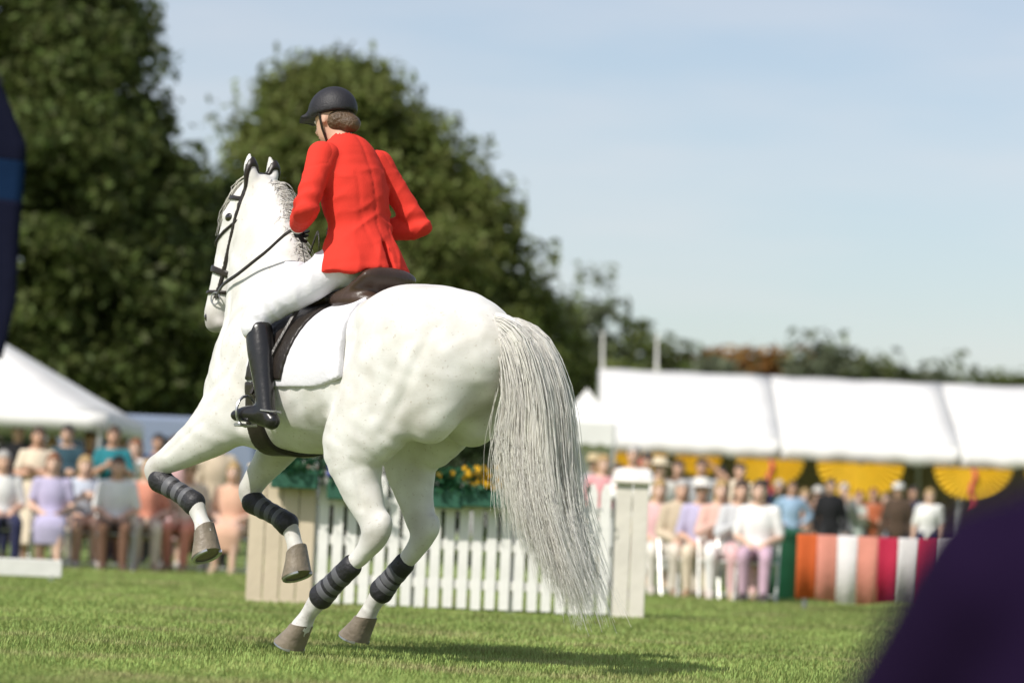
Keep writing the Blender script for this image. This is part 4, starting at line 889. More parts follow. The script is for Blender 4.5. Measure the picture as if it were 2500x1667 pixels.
    # hair and hats
    if hair is not None:
        C = Field().ell(P(-.022, 0, .035), (.104, .088, .104), Rm, k=.01)
        if hairlen == 'long': C.chain([(*P(-.06, 0, .02), .07, .085), (*P(-.085, 0, -.08), .05, .088), (*P(-.085, 0, -.20), .035, .085), (*P(-.075, 0, -.27), .02, .06)], side=sd_, k=.03)
        if hairlen == 'bun': C.ell(P(-.125, 0, .03), (.042, .042, .042), Rm, k=.015)
        if hairlen == 'bob': C.chain([(*P(-.05, 0, .02), .075, .092), (*P(-.055, 0, -.07), .06, .09), (*P(-.05, 0, -.11), .05, .082)], side=sd_, k=.03)
        C.grid(.009); X, Y, Z = C.xyz(); x_ = (X - h[0]) * fd[0] + (Y - h[1]) * fd[1] + (Z - h[2]) * fd[2]; z_ = (X - h[0]) * ud[0] + (Y - h[1]) * ud[1] + (Z - h[2]) * ud[2]
        D = np.maximum(C.D, np.minimum((x_ * .8 - z_ * .35 + .004), .050 - z_))
        v, f = nets(D, C.lo, C.h, 2); mesh_np('hair', v, f, mat('hair_%d_%d' % (int(hair[0] * 255), int(hair[1] * 255)), hair, .5, .25, 20, .5, 70), t)
    if hat is not None:
        kind, hc = hat; C = Field()
        if kind == 'sun': C.chain([(*P(-.012, 0, .062), .165, .155), (*P(-.012, 0, .070), .15, .14)], side=sd_, k=.02, n=1); C.it[-1][1][:, 3:] = [[.165, .155], [.15, .145]]
        mb = MB(); mh = mat('hat_%d_%d' % (int(hc[0] * 255), int(hc[1] * 255)), hc, .8, .1, 20, .4, 90)
        prof = [(.10, .055), (.175, .048), (.18, .052), (.105, .068), (.098, .12), (.08, .15), (.0, .155)] if kind == 'sun' else [(.0, .03), (.097, .035), (.102, .06), (.10, .10), (.075, .135), (.0, .148)]
        mb.lathe(prof, n=24)
        if kind == 'cap':
            V = []
            for q in range(9):
                a = -1.0 + q * .25; V += [(.09 * math.cos(a), .09 * math.sin(a), .06), (.09 * math.cos(a) + .085 * math.cos(a * .4) , .095 * math.sin(a), .045), (.09 * math.cos(a) + .085 * math.cos(a * .4), .095 * math.sin(a), .052), (.09 * math.cos(a), .09 * math.sin(a), .068)]
            mb.add(V, [(4 * q + i, 4 * q + (i + 1) % 4, 4 * q + 4 + (i + 1) % 4, 4 * q + 4 + i) for q in range(8) for i in range(4)])
        mb.v = [tuple(h + fd * (p[0] - .012) + sd_ * p[1] + ud * p[2]) for p in mb.v]
        mb.build('hat', mh, t, True)
    return t

# the rider, in the horse's frame, in metres
def rider():
    hp = V3(-.02, 0, 1.865)
    J = dict(pelvis=hp, waist=V3(.0, 0, 1.995), chest=V3(.045, 0, 2.175), top=V3(.09, 0, 2.335), neck=V3(.135, 0, 2.405), head=V3(.205, .01, 2.515), face=V3(1, .15, -.35), up=V3(.35, 0, 1))
    for n, s in (('L', 1), ('R', -1)):
        J['hip' + n] = V3(.0, .10 * s, 1.84); J['knee' + n] = V3(.30, .335 * s, 1.56); J['ank' + n] = V3(.165, .375 * s, 1.125); J['toe' + n] = V3(.335, .40 * s, 1.105)
        J['sh' + n] = V3(.08, .185 * s, 2.325)
    J['elL'], J['wrL'], J['pnL'] = V3(.03, .315, 2.055), V3(.27, .14, 2.01), V3(0, -1, 0)
    J['elR'], J['wrR'], J['pnR'] = V3(-.06, -.325, 2.035), V3(.22, -.16, 2.01), V3(0, 1, 0)
    t = person('rider in a red coat, white breeches and dark helmet on the white horse', J, HLOC, HROT, 'a', None, None, (.68, .67, .71), shoes=None, style='trousers', legs=.62, vox=.013, curl=.75, gloves=(.03, .03, .035))
    side = V3(0, 1, 0)
    # red coat: body, sleeves, collar, flared skirts with a back vent
    RED = mat('red_coat', (.64, .042, .028), .85, .09, 5, .12, 160, spec=.12)
    def crease(v, f, c, amp=.0058):
        fn = np.cross(v[f[:, 1]] - v[f[:, 0]], v[f[:, 2]] - v[f[:, 0]]); nv = np.zeros_like(v)
        for q in range(4): np.add.at(nv, f[:, q], fn)
        nv /= np.linalg.norm(nv, axis=1)[:, None] + 1e-12; d = np.zeros(len(v))
        for (ctr, dr_, fq, rad_, a_, ph) in c:
            p = v - np.array(ctr); dr_ = unit(dr_); w_ = p @ dr_ + .012 * np.sin(p @ np.array([31., 23., 17.]) + ph)
            d += a_ * amp * (1 - 2.2 * np.abs(np.sin(w_ * fq * .62 + ph)) ** .6) * np.exp(-(p ** 2).sum(1) / rad_ ** 2)
        return v + nv * d[:, None]
    C = Field(); torso(C, J, .024, k=.04)
    for n in 'LR': arm(C, J, n, .008, .34)
    C.chain([(*(J['pelvis'] + V3(.01, 0, .09)), .125, .165), (*(J['pelvis'] + V3(-.015, 0, .0)), .155, .205), (*(J['pelvis'] + V3(-.035, 0, -.085)), .18, .235)], side=side, k=.04, n=4)
    C.chain([(*(J['top'] * .45 + J['neck'] * .55), .063, .070), (*J['neck'], .064, .068)], side=side, k=.02, n=2)
    C.grid(.0095); X, Y, Z = C.xyz(); nk = J['neck']; u = unit(J['neck'] - J['top'])
    D = np.maximum(C.D, (X - nk[0]) * u[0] + (Z - nk[2]) * u[2] + 0 * Y - .012)
    D = np.maximum(D, 1.785 + .10 * np.maximum(X - .02, 0) + .012 * np.sin(Y * 26) - Z)
    D = np.maximum(D, -np.maximum(np.maximum(np.abs(Y + .01) - .006 - .10 * np.maximum(1.90 - Z, 0), Z - 1.93), X + .02))     # vent
    fold = .0045 * np.sin(np.arctan2(Y, X - .02) * 9 + Z * 5) * np.clip((2.0 - Z) * 5, 0, 1) + .006 * np.sin(Z * 34 + Y * 16) * np.exp(-((Z - 2.0) / .06) ** 2) * np.clip(np.abs(Y) * 9, 0, 1)
    fold = fold + .007 * np.exp(-((Y + .0) / .007) ** 2) * (X < .02 + (Z - 1.9) * .2)                 # centre back seam
    for yy in (.085, -.085): fold = fold + .005 * np.exp(-((np.abs(Y - yy * (1 - .5 * np.clip((2.1 - Z) * 2, 0, 1)))) / .006) ** 2) * (X < .02 + (Z - 1.9) * .2) * (Z < 2.26)
    D = D + fold
    D2 = D
    v, f = nets(D2, C.lo, C.h, 3); v = crease(v, f, [((-.08, .06, 2.02), (.2, .5, 1), 62, .12, .8, .3), ((-.06, -.12, 2.04), (.1, -.5, 1), 58, .11, .9, 1.1), ((.0, .16, 2.20), (.3, -.6, 1), 50, .10, .8, 2.0), ((.0, -.17, 2.22), (.2, .7, 1), 52, .10, .9, .5), ((-.04, .02, 2.30), (0, .1, 1), 45, .09, .5, .9), ((-.16, .05, 1.86), (.1, 1, .25), 46, .16, .8, .2), ((-.12, -.14, 1.86), (.3, 1, .1), 44, .14, .8, 1.9), ((.05, .18, 1.92), (1, .3, .5), 50, .12, .8, .4)])
    coat_ = mesh_np('coat', v, f, RED, t)
    for ch in t.children:
        if ch.name.startswith('trousers'):
            me = ch.data; vv = np.zeros(len(me.vertices) * 3, np.float32); me.vertices.foreach_get('co', vv); vv = vv.reshape(-1, 3).astype(float); ff = np.zeros(len(me.polygons) * 4, np.int32); me.polygons.foreach_get('vertices', ff)
            cs_ = []
            for n, s in (('L', 1), ('R', -1)):
                hp_, kn_ = J['hip' + n], J['knee' + n]; dd_ = unit(kn_ - hp_)
                cs_ += [(hp_ * .75 + kn_ * .25 + V3(0, .06 * s, .04), dd_ + V3(0, 0, .5), 60, .11, 1, .3), (kn_ * .9 + hp_ * .1 + V3(-.03, .04 * s, .0), dd_ + V3(.2, 0, -.5), 70, .09, 1, 1.4), (hp_ * .45 + kn_ * .55 + V3(0, .05 * s, 0), dd_ + V3(0, .6 * s, 0), 48, .12, .7, .8)]
            vv = crease(vv, ff.reshape(-1, 4), cs_); me.vertices.foreach_set('co', vv.astype(np.float32).ravel()); me.update()
    K = Field().chain([(*(J['top'] * .35 + J['neck'] * .65 + V3(-.012, 0, 0)), .073, .079), (*(J['neck'] + V3(-.006, 0, .012)), .069, .074)], side=side, n=1); K.grid(.007); X, Y, Z = K.xyz()
    cc = J['neck']; rr_ = (((X - cc[0] + .008) / .056) ** 2 + ((Y - cc[1]) / .062) ** 2) ** .5 - 1
    pl = (X - cc[0]) * u[0] + (Z - cc[2]) * u[2] + 0 * Y
    v, f = nets(np.maximum(np.maximum(K.D, -rr_ * .055), np.maximum(pl - .028, -pl - .03)), K.lo, K.h, 1); mesh_np('collar', v, f, RED, t)
    for n, s in (('L', 1), ('R', -1)):
        A = Field(); a, b, c = J['sh' + n], J['el' + n], J['wr' + n]
        A.chain([(*(a + V3(0, -.025 * s, .0)), .070, .066), (*(a * .6 + b * .4), .063, .061), (*(b * .9 + a * .1), .060, .060), (*b, .058, .058), (*(b * .55 + c * .45), .055, .054), (*(c * .92 + b * .08), .043, .043)], side=(.3, .9, .1), n=5)
        A.grid(.0095); X, Y, Z = A.xyz(); dd = unit(c - b); cut = (X - c[0]) * dd[0] + (Y - c[1]) * dd[1] + (Z - c[2]) * dd[2] + .012
        q = A.D + .008 * np.sin(((X - b[0]) * 30 + (Z - b[2]) * 75)) * np.exp(-((X - b[0]) ** 2 + (Y - b[1]) ** 2 + (Z - b[2]) ** 2) / .012)
        v, f = nets(np.maximum(q, cut), A.lo, A.h, 2); ud_ = unit(b - a)
        v = crease(v, f, [(b, unit(b - a) + unit(c - b) * -.4, 75, .085, 1.1, .4 + s), (a * .45 + b * .55, ud_ + V3(0, .5 * s, 0), 62, .085, .7, 1.2), (a * .9 + b * .1, ud_ + V3(.5, -.3 * s, 0), 58, .07, .8, .2), (b * .5 + c * .5, unit(c - b) + V3(0, 0, .4), 70, .07, .7, 2.1)])
        mesh_np('sleeve', v, f, RED, t)
        E = Field().chain([(*(c * .90 + b * .10), .040, .040), (*(c * 1.02 - b * .02), .039, .039)], n=1); E.grid(.006); v, f = nets(E.D, E.lo, E.h, 1); mesh_np('cuff', v, f, cloth((.72, .72, .72)), t)
        # tall black boot
        kn, an, to = J['knee' + n], J['ank' + n], J['toe' + n]
        Bt = Field(); tp_ = kn * .86 + an * .14
        Bt.chain([(*tp_, .066, .062), (*(kn * .62 + an * .38), .066, .060), (*(kn * .3 + an * .7), .052, .047), (*an, .046, .042)], k=.03)
        Bt.chain([(*(an + V3(-.045, 0, -.045)), .040, .036), (*(an + V3(.02, 0, -.02)), .048, .042), (*(an * .4 + to * .6), .040, .044), (*to, .028, .040)], k=.02)
        Bt.grid(.009); X, Y, Z = Bt.xyz(); dd = unit(kn - an); cut = (X - tp_[0]) * dd[0] + (Y - tp_[1]) * dd[1] + (Z - tp_[2]) * dd[2] - .03
        v, f = nets(np.maximum(Bt.D, cut), Bt.lo, Bt.h, 2); bo = mesh_np('riding_boot', v, f, mat('boot_leather', (.012, .011, .011), .28, .2, 8, .1, 40, coat=.3), t)
        p = Vector(an) + Vector((-.06, 0, .0)); MB().tube([p + Vector((.05, .045, .005)), p + Vector((0, .03, 0)), p + Vector((-.01, 0, 0)), p + Vector((0, -.03, 0)), p + Vector((.05, -.045, .005))], .005, 6).build('spur', mat('horseshoe_steel', None), bo, True)
        MB().tube([p + Vector((-.01, 0, 0)), p + Vector((-.04, 0, -.005))], .005, 6).build('spur_neck', mat('horseshoe_steel', None), bo, True)
    # helmet and hair
    fd, sd_, ud = face_axes(J); h = J['head']; Rm = np.stack([fd, sd_, ud], 1); P = lambda a, b, c: h + fd * a + sd_ * b + ud * c
    C = Field().ell(P(-.012, 0, .045), (.125, .104, .115), Rm, k=.01); C.chain([(*P(.09, -.05, .045), .012, .045), (*P(.135, 0, .032), .01, .05), (*P(.09, .05, .045), .012, .045)], side=fd, k=.03)
    C.grid(.008); X, Y, Z = C.xyz(); z_ = (X - h[0]) * ud[0] + (Y - h[1]) * ud[1] + (Z - h[2]) * ud[2]; x_ = (X - h[0]) * fd[0] + (Y - h[1]) * fd[1] + (Z - h[2]) * fd[2]
    v, f = nets(np.maximum(C.D, .02 + .12 * x_ - z_), C.lo, C.h, 2); hl = mesh_np('helmet', v, f, mat('helmet_black', (.016, .015, .019), .55, .15, 20, .2, 120), t)
    C = Field().chain([(*P(-.10, 0, .05), .013, .03), (*P(-.04, 0, .14), .011, .028), (*P(.05, 0, .15), .010, .022)], side=sd_); v, f = nets(C.grid(.006), C.lo, C.h, 1); mesh_np('vent_strip', v, f, mat('helmet_grey', (.12, .115, .12), .4), hl)
    mb = MB()
    for s in (1, -1): mb.tube([P(0, s * .095, .02), P(.01, s * .08, -.05), P(.03, s * .03, -.118)], .006, 6)
    for i in (0,): pass
    mb.tube([P(.03, -.03, -.118), P(.03, .03, -.118)], .006, 6); mb.build('chin_strap', LEATHER, hl, True)
    C = Field().ell(P(-.045, 0, -.02), (.072, .078, .065), Rm, k=.02); C.ell(P(-.10, 0, -.055), (.045, .05, .042), Rm, k=.02); C.grid(.008); X, Y, Z = C.xyz(); x_ = (X - h[0]) * fd[0] + (Y - h[1]) * fd[1] + (Z - h[2]) * fd[2]
    v, f = nets(np.maximum(C.D, x_ + .012), C.lo, C.h, 1); mesh_np('hair', v, f, mat('rider_hair', (.09, .055, .03), .5, .3, 30, .5, 80), t)
rider()

# ------------------------------------------------------------------ crowd
def chair(loc, rz, label, col, group):
    t = thing('folding_chair', label, 'chair', loc, rz, group); m_ = mat('chair_%d_%d' % (int(col[0] * 255), int(col[2] * 255)), col, .6, .08, 8); T = mat('chair_tube', (.70, .70, .68), .35, .05, metal=.4)
    MB().box((.02, 0, .435), (.42, .44, .025), bev=.01).build('seat', m_, t)
    MB().box((-.215, 0, .72), (.025, .42, .24), bev=.01).build('backrest', m_, t)
    for s in (1, -1):
        MB().tube([(.22, s * .225, 0), (-.02, s * .225, .44), (-.22, s * .225, .84)], .011, 8).build('leg', T, t, True)
        MB().tube([(-.24, s * .208, 0), (.17, s * .208, .42)], .011, 8).build('leg', T, t, True)
    for x, z in ((.17, .09), (-.19, .06)): MB().tube([(x, -.21, z), (x, .21, z)], .008, 6).build('stretcher', T, t, True)
def spot(px, Y): return (gx(px, Y), Y, 0.0)
FC = -math.pi / 2                         # facing the camera
G1, G2 = 'spectators left of the horse', 'spectators right of the horse'
BRN, DRK, BLD, GRY, RDH = (.055, .032, .018), (.018, .014, .012), (.36, .24, .10), (.38, .36, .34), (.19, .07, .025)
CREAM, WHITE, PEACH, PINK, TEAL, NAVY_, SKYB, BEIGE, SALM, OLIVE, GREY_, MAUVE, PURP = (.66, .56, .43), (.74, .73, .71), (.62, .38, .27), (.66, .42, .42), (.02, .17, .20), (.02, .022, .06), (.28, .40, .54), (.50, .41, .30), (.60, .25, .17), (.12, .13, .06), (.34, .34, .35), (.50, .34, .42), (.10, .045, .19)
def stand(px, Y, label, group, rz=0, **kw):
    H = kw.pop('H', 1.70); arms = kw.pop('arms', 'hang'); step = kw.pop('step', .05)
    return person(label, standing(H, arms, kw.pop('lean', 0), step), spot(px, Y), FC + rz, group=group, vox=.019, **kw)
def sit(px, Y, label, group, rz=0, chair_col=(.72, .71, .69), chair_label='', **kw):
    x, y, z = spot(px, Y); chair((x, y, 0), FC + rz, chair_label, chair_col, 'folding chairs of the spectators')
    return person(label, seated(kw.pop('H', 1.68), .45, kw.pop('arms', 'lap')), (x, y, 0), FC + rz, group=group, vox=.019, **kw)
# left of the horse
sit(-5, 37.5, 'seated person in a white shirt and navy trousers at the left edge', G1, .3, chair_label='white folding chair at the left edge under the person in navy trousers', skin='a', hair=GRY, top=WHITE, bottom=NAVY_, sleeves=.5)
stand(78, 39.5, 'brown haired person in a long cream dress under the gazebo', G1, .2, skin='b', hair=BRN, hairlen='long', top=None, bottom=CREAM, style='dress', legs=1.5, shoes=(.3, .2, .12), H=1.66, arms='fold')
stand(150, 41.5, 'person in a dark teal striped top with arms folded beside the gazebo post', G1, -.2, skin='a', hair=DRK, top=(.025, .06, .08), bottom=BEIGE, arms='fold', H=1.76)
sit(196, 38.2, 'seated person in a pale blue shirt and peach trousers, left of the horse', G1, .25, chair_label='pale folding chair left of the horse under the person in a blue shirt', skin='c', hair=BLD, hairlen='bob', top=(.50, .54, .62), bottom=PEACH, sleeves=.45, shoes=(.5, .45, .4), arms='clap')
stand(262, 40.5, 'person in a bright teal shirt and brown trousers left of the lifted foreleg', G1, .1, skin='b', hair=BRN, top=TEAL, bottom=(.13, .06, .035), sleeves=.45, H=1.74, arms='clap')
stand(318, 42.5, 'person in a white blouse and red skirt behind the lifted foreleg', G1, -.1, skin='c', hair=RDH, hairlen='long', top=WHITE, bottom=(.34, .04, .05), style='skirt', legs=1.0, H=1.64, arms='phone')
sit(352, 38.6, 'seated person in a salmon top and cream trousers below the lifted foreleg', G1, .1, chair_label='white folding chair below the lifted foreleg of the horse', skin='c', hair=BLD, hairlen='long', top=SALM, bottom=CREAM, sleeves=.4, shoes=(.4, .3, .2))
stand(415, 41.0, 'person in a pale pink dress beside the horse chest', G1, -.2, skin='c', hair=BRN, hairlen='bun', top=None, bottom=PINK, style='dress', legs=1.2, H=1.67, shoes=(.5, .35, .3))
sit(452, 38.8, 'seated person in a straw hat and salmon trousers by the lifted foreleg hoof', G1, -.2, chair_label='beige folding chair beside the lifted hoof of the horse', chair_col=(.55, .47, .36), skin='a', hair=BRN, top=CREAM, bottom=SALM, hat=('sun', (.52, .40, .22)), shoes=(.3, .12, .08), sleeves=.5)
stand(520, 42.0, 'person in a beige jacket standing between the hoof and the jump wing', G1, .1, skin='a', hair=GRY, top=BEIGE, bottom=(.07, .06, .05), jacket=.008, H=1.75)
# right of the horse
stand(1462, 41.0, 'person in a pink shirt and white trousers right behind the tail', G2, .15, skin='c', hair=BLD, hairlen='long', top=(.62, .30, .31), bottom=WHITE, sleeves=.5, H=1.66)
stand(1535, 39.0, 'person in white shirt and cream trousers beside the right jump wing', G2, -.2, skin='a', hair=GRY, top=WHITE, bottom=CREAM, H=1.74, arms='fold', shoes=(.2, .13, .08))
stand(1600, 42.5, 'person in a long white dress and straw hat right of the jump', G2, .1, skin='c', hair=BRN, hairlen='long', hat=('sun', (.60, .52, .38)), top=None, bottom=(.68, .65, .60), style='dress', legs=1.5, H=1.68, shoes=(.4, .3, .2))
sit(1655, 37.0, 'seated person in a beige cardigan and cream trousers right of the jump', G2, .1, chair_label='white folding chair nearest the right jump wing', skin='a', hair=GRY, hairlen='bob', top=BEIGE, bottom=(.60, .54, .46), shoes=(.25, .18, .12), jacket=.004)
stand(1702, 45, 'person in a grey shirt shading their eyes behind the seated row', G2, 0, skin='b', hair=DRK, top=GREY_, bottom=(.16, .12, .09), sleeves=.45, arms='shade', H=1.78)
sit(1752, 36.2, 'seated person in a salmon blouse and white trousers in the middle of the row', G2, 0, chair_label='white folding chair in the middle of the seated row', skin='c', hair=BLD, hairlen='long', top=(.62, .40, .34), bottom=WHITE, shoes=(.55, .5, .46), arms='clap')
stand(1795, 46, 'person in a cream jacket with arms folded behind the seated row', G2, .2, skin='a', hair=BRN, top=CREAM, bottom=OLIVE, jacket=.008, H=1.77, arms='fold')
sit(1845, 35.4, 'seated person in a white top and mauve trousers at the right of the row', G2, -.15, chair_label='white folding chair at the right end of the seated row', skin='c', hair=BRN, hairlen='bob', top=WHITE, bottom=MAUVE, sleeves=.45, shoes=(.05, .04, .04))
stand(1858, 57.2, 'person in a dark navy jacket behind the seated row', G2, -.1, skin='b', hair=DRK, top=NAVY_, bottom=(.05, .045, .05), jacket=.01, H=1.80)
stand(1925, 56.0, 'person in a light blue shirt and dark trousers left of the red table', G2, .15, skin='b', hair=BRN, top=SKYB, bottom=NAVY_, H=1.75, arms='hip')
stand(1990, 56.8, 'person in a brown dress and cap behind the red table', G2, 0, skin='a', hair=DRK, hairlen='long', hat=('cap', (.50, .48, .45)), top=None, bottom=(.16, .10, .07), style='dress', legs=1.1, H=1.68)
stand(2052, 56.4, 'person in a grey jacket holding up a phone behind the red table', G2, .1, skin='c', hair=GRY, top=GREY_, bottom=(.09, .08, .08), jacket=.008, H=1.76, arms='phone')
stand(2125, 57.6, 'person in a rust coloured shirt behind the red table', G2, -.1, skin='b', hair=RDH, top=(.36, .10, .04), bottom=(.10, .08, .06), H=1.72, arms='fold')
stand(2185, 56.4, 'person in a dark brown jacket and pale cap right of the red table', G2, -.2, skin='a', hair=BRN, top=(.07, .045, .03), bottom=(.04, .035, .035), jacket=.01, H=1.80, hat=('cap', (.6, .59, .57)))
stand(2262, 55, 'person in a white shirt near the person in purple', G2, -.1, skin='c', hair=BLD, top=WHITE, bottom=NAVY_, sleeves=.5, H=1.70)
def striped(c1, c2, sc=38):
    key = 'stripe_%d_%d_%d' % (int(c1[0] * 255), int(c2[0] * 255), int(c2[2] * 255))
    if key in MATS: return MATS[key]
    m_ = cloth(c1).copy(); m_.name = key; n = m_.node_tree; hs = [q for q in n.nodes if q.type == 'HUE_SAT'][0]
    t = n.nodes.new('ShaderNodeTexCoord'); wv = n.nodes.new('ShaderNodeTexWave'); wv.bands_direction = 'Z'; wv.inputs['Scale'].default_value = sc / 4; wv.inputs['Distortion'].default_value = .6
    n.links.new(t.outputs['Object'], wv.inputs['Vector']); cr_ = n.nodes.new('ShaderNodeValToRGB'); cr_.color_ramp.interpolation = 'CONSTANT'
    cr_.color_ramp.elements[0].color = (*c1, 1); cr_.color_ramp.elements[1].position = .5; cr_.color_ramp.elements[1].color = (*c2, 1)
    n.links.new(wv.outputs[0], cr_.inputs[0]); n.links.new(cr_.outputs[0], hs.inputs['Color']); MATS[key] = m_; return m_
def restripe(t, c1, c2):
    for ch in t.children:
        if ch.name.split('.')[0] in ('shirt', 'dress', 'jacket'): ch.data.materials.clear(); ch.data.materials.append(striped(c1, c2))
MAR, DKG, LIL = (.16, .02, .03), (.02, .05, .03), (.44, .40, .56)
# second rows, left
stand(28, 43.0, 'person in a black jacket at the left edge under the gazebo roof', G1, .1, skin='a', hair=DRK, top=(.02, .02, .022), bottom=NAVY_, jacket=.008, H=1.8)
restripe(stand(112, 44.0, 'person in a navy and white striped top under the gazebo roof', G1, 0, skin='c', hair=BLD, hairlen='long', top=WHITE, bottom=NAVY_, H=1.65, arms='clap'), NAVY_, WHITE)
stand(205, 44.0, 'person in a maroon shirt behind the seated person in pale blue', G1, -.1, skin='b', hair=BRN, top=MAR, bottom=BEIGE, H=1.77)
sit(118, 37.6, 'seated person in a lilac dress in front of the gazebo', G1, .1, chair_label='white folding chair in front of the gazebo under the lilac dress', skin='c', hair=RDH, hairlen='bob', top=None, bottom=LIL, style='dress', shoes=(.4, .3, .25))
stand(372, 44.5, 'person in a dark blue shirt behind the lifted foreleg, beside the trailer', G1, .1, skin='b', hair=DRK, top=(.03, .06, .14), bottom=(.08, .07, .06), H=1.78, arms='fold')
restripe(stand(286, 45.5, 'person in a red and white striped top behind the teal shirt', G1, 0, skin='a', hair=BLD, top=WHITE, bottom=NAVY_, H=1.70), (.45, .06, .06), WHITE)
sit(276, 37.9, 'seated person in a white blouse and brown trousers between two seated spectators', G1, .1, chair_label='white folding chair between two seated spectators left of the horse', skin='a', hair=BRN, hairlen='long', top=WHITE, bottom=(.15, .08, .05), sleeves=.45, shoes=(.1, .06, .04))
stand(470, 44.0, 'person in a white polo shirt just left of the girth of the horse', G1, .1, skin='b', hair=BRN, top=WHITE, bottom=(.06, .07, .10), sleeves=.42, H=1.76)
sit(560, 38.5, 'seated person in a peach dress beside the left jump wing', G1, -.1, chair_label='white folding chair beside the left jump wing', skin='c', hair=BLD, hairlen='bob', top=None, bottom=PEACH, style='dress', shoes=(.4, .3, .2))
# second rows, right
stand(1440, 45.0, 'person in a straw hat and grey jacket between the tail and the pavilion', G2, 0, skin='a', hair=GRY, hat=('sun', (.50, .40, .24)), top=GREY_, bottom=BEIGE, jacket=.006, H=1.76)
stand(1498, 44.5, 'person in a salmon dress behind the right jump wing', G2, .1, skin='c', hair=BRN, hairlen='long', top=None, bottom=SALM, style='dress', legs=1.1, H=1.64)
restripe(stand(1568, 44.0, 'person in a blue and white striped shirt behind the white dress', G2, 0, skin='b', hair=DRK, top=WHITE, bottom=(.10, .09, .08), H=1.79, arms='hip'), SKYB, WHITE)
sit(1600, 37.6, 'seated person in a pale pink blouse at the left end of the seated row', G2, .1, chair_label='white folding chair at the left end of the seated row', skin='c', hair=BLD, hairlen='long', top=PINK, bottom=(.66, .62, .56), shoes=(.5, .4, .35), sleeves=.45)
stand(1645, 46.0, 'person in a brown jacket behind the beige cardigan', G2, 0, skin='a', hair=BRN, top=(.13, .075, .045), bottom=OLIVE, jacket=.008, H=1.77)
sit(1704, 36.6, 'seated person in a white sun hat and lilac top in the seated row', G2, -.1, chair_label='white folding chair under the person in a white sun hat', skin='a', hair=GRY, hat=('sun', (.66, .64, .60)), top=LIL, bottom=CREAM, shoes=(.3, .22, .16), sleeves=.5)
stand(1750, 48.0, 'person in a white shirt standing behind the salmon blouse', G2, .1, skin='b', hair=DRK, top=WHITE, bottom=NAVY_, sleeves=.45, H=1.75)
sit(1800, 35.9, 'seated person in a pale grey top and pink trousers in the seated row', G2, .05, chair_label='white folding chair under the person in pink trousers', skin='a', hair=BRN, hairlen='long', top=(.50, .50, .51), bottom=PINK, shoes=(.4, .3, .3), arms='clap')
stand(1835, 56.4, 'person in a maroon dress under the third yellow bunting', G2, 0, skin='c', hair=BRN, hairlen='long', top=None, bottom=MAR, style='dress', legs=1.2, H=1.66)
stand(1893, 57.2, 'person in a dark green jacket in the shade under the marquee', G2, 0, skin='b', hair=GRY, top=DKG, bottom=(.06, .05, .04), jacket=.008, H=1.78)
stand(1957, 57.6, 'person in a peach blouse behind the left end of the red table', G2, .1, skin='c', hair=BLD, hairlen='long', top=PEACH, bottom=(.20, .16, .12), H=1.65)
stand(2020, 55.0, 'person in a black jacket in the shade below the widest yellow bunting', G2, 0, skin='a', hair=DRK, top=(.02, .02, .022), bottom=(.04, .04, .045), jacket=.008, H=1.80)
restripe(stand(2090, 57.6, 'person in a green and white striped top behind the middle of the red table', G2, -.1, skin='c', hair=RDH, hairlen='bob', top=WHITE, bottom=(.10, .09, .10), H=1.66, arms='clap'), (.06, .20, .12), WHITE)
stand(2155, 58.4, 'person in a pale blue dress behind the right end of the red table', G2, 0, skin='c', hair=BRN, hairlen='long', top=None, bottom=(.38, .46, .58), style='dress', legs=1.1, H=1.67)
stand(2222, 57.2, 'person in a navy jacket and trousers left of the person in purple', G2, -.1, skin='b', hair=DRK, top=NAVY_, bottom=NAVY_, jacket=.008, H=1.78, arms='fold')
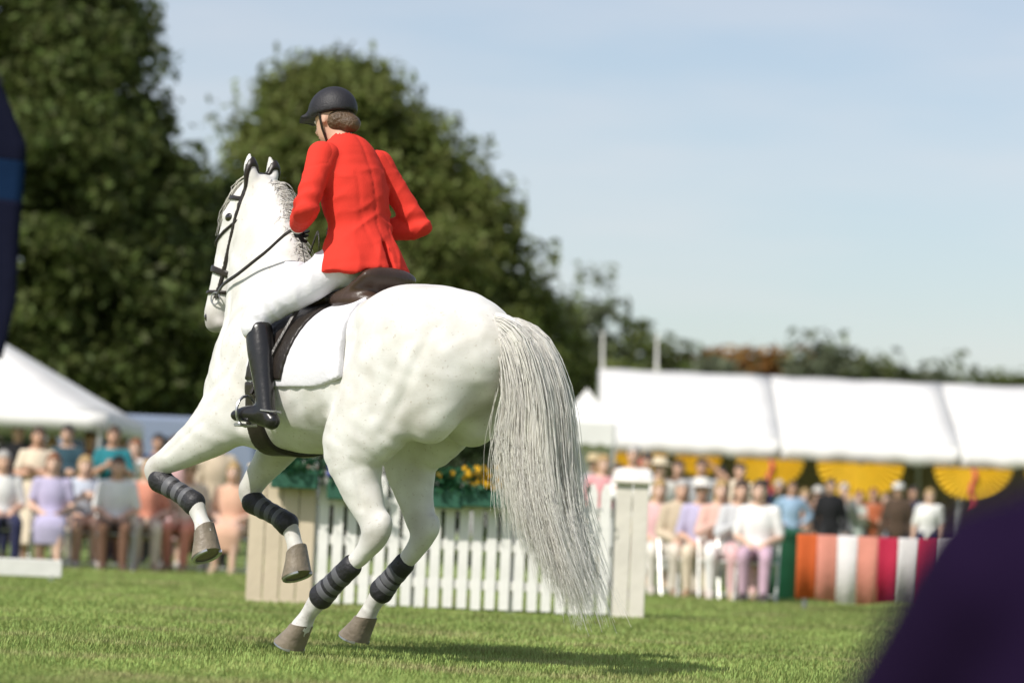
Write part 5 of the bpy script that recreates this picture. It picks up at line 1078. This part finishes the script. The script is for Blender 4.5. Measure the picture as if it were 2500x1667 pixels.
# red table, green bin, low white marker board
def table():
    Y = 33; x0, x1 = gx(1945, Y), gx(2330, Y); L = x1 - x0; t = thing('draped_table', 'red and white draped table in front of the crowd on the right', 'table', ((x0 + x1) / 2, Y, 0), R(-6))
    WOOD = mat('table_top', (.58, .40, .33), .5, .1, 6)
    MB().box((0, 0, .735), (L, .75, .03), bev=.006).build('tabletop', WOOD, t)
    for sx in (-1, 1):
        for sy in (-1, 1): MB().tube([(sx * (L / 2 - .08), sy * .3, 0), (sx * (L / 2 - .08), sy * .3, .72)], .02, 8).build('leg', STEEL, t, True)
    cols = [('orange_cloth', (.55, .10, .02)), ('salmon_cloth', (.62, .24, .18)), ('white_cloth', (.72, .68, .68)), ('salmon_cloth', (.62, .24, .18)), ('crimson_cloth', (.42, .012, .05)), ('white_cloth', (.72, .68, .68)), ('crimson_cloth', (.42, .012, .05)), ('white_cloth', (.72, .68, .68))]
    n = len(cols)
    for i, (nm, c) in enumerate(cols):
        a, b = -L / 2 - .01 + i * (L + .02) / n, -L / 2 - .01 + (i + 1) * (L + .02) / n - .004; V = []; N = 10
        for u in range(N + 1):
            x = a + (b - a) * u / N; w_ = .022 * math.sin(x * 26); zz = .10 + .02 * math.sin(x * 7)
            V += [(x, .20, .754), (x, -.37, .754), (x, -.385, .745), (x, -.39 + w_ * .4, .55), (x, -.40 + w_, zz)]
        MB().add(V, [(5 * u + q + 1, 5 * u + q, 5 * u + 5 + q, 5 * u + 6 + q) for u in range(N) for q in range(4)]).build('cloth_stripe', mat(nm, c, .8, .06, 5, .3, 20), t, True).modifiers.new('thick', 'SOLIDIFY').thickness = .004
table()
def bin_():
    Y = 37.5; t = thing('litter_bin', 'dark green litter bin left of the red and white table', 'bin', spot(1915, Y)); G_ = mat('bin_green', (.012, .075, .035), .45, .12, 6)
    MB().lathe([(.0, 0), (.19, 0), (.205, .02), (.235, .70), (.25, .71), (.25, .74), (.225, .745), (.215, .70), (.0, .68)], n=24).build('barrel', G_, t, True)
    MB().lathe([(.256, .0), (.262, .015), (.262, .04), (.18, .085), (.06, .10), (.0, .102)], (0, 0, .745), 24).build('lid', G_, t, True)
    for s in (1, -1): MB().tube([(s * .245, -.05, .55), (s * .29, -.05, .55), (s * .29, .05, .55), (s * .245, .05, .55)], .01, 6).build('handle', G_, t, True)
bin_()
def marker():
    Y = 30; t = thing('marker_board', 'low white board lying on the grass at the left edge', 'board', (gx(28, Y), Y, 0), R(12))
    MB().box((0, 0, .13), (.9, .03, .16), bev=.006).build('board', WPAINT, t)
    for s in (1, -1): MB().box((s * .36, .03, .10), (.05, .05, .20), bev=.005).build('peg', WPAINT, t)
marker()

# ------------------------------------------------------------------ onlooker close to the lens, at the right edge
def onlooker():
    Y = 3.3; x = float(at(2838, 1100, Y)[0]); sz = .035
    J = seated(1.75, sz, 'lap'); J['face'] = V3(1, -.1, 0)
    for n, s in (('L', 1), ('R', -1)):
        J['hip' + n] = V3(.03, .10 * s, .12); J['knee' + n] = V3(.38, .17 * s, .42); J['ank' + n] = V3(.56, .20 * s, .085); J['toe' + n] = V3(.71, .22 * s, .035)
        J['el' + n], J['wr' + n], J['pn' + n] = V3(.10, .265 * s, .37), V3(.34, .16 * s, .46), V3(.3, 0, -1)
    person('person in a dark purple jacket sitting on the grass close by at the right edge', J, (x, Y, 0), R(92), 'a', DRK, (.009, .0035, .019), (.005, .004, .008), shoes=(.02, .02, .02), jacket=.03, vox=.014, hat=('cap', (.05, .09, .16)))
onlooker()
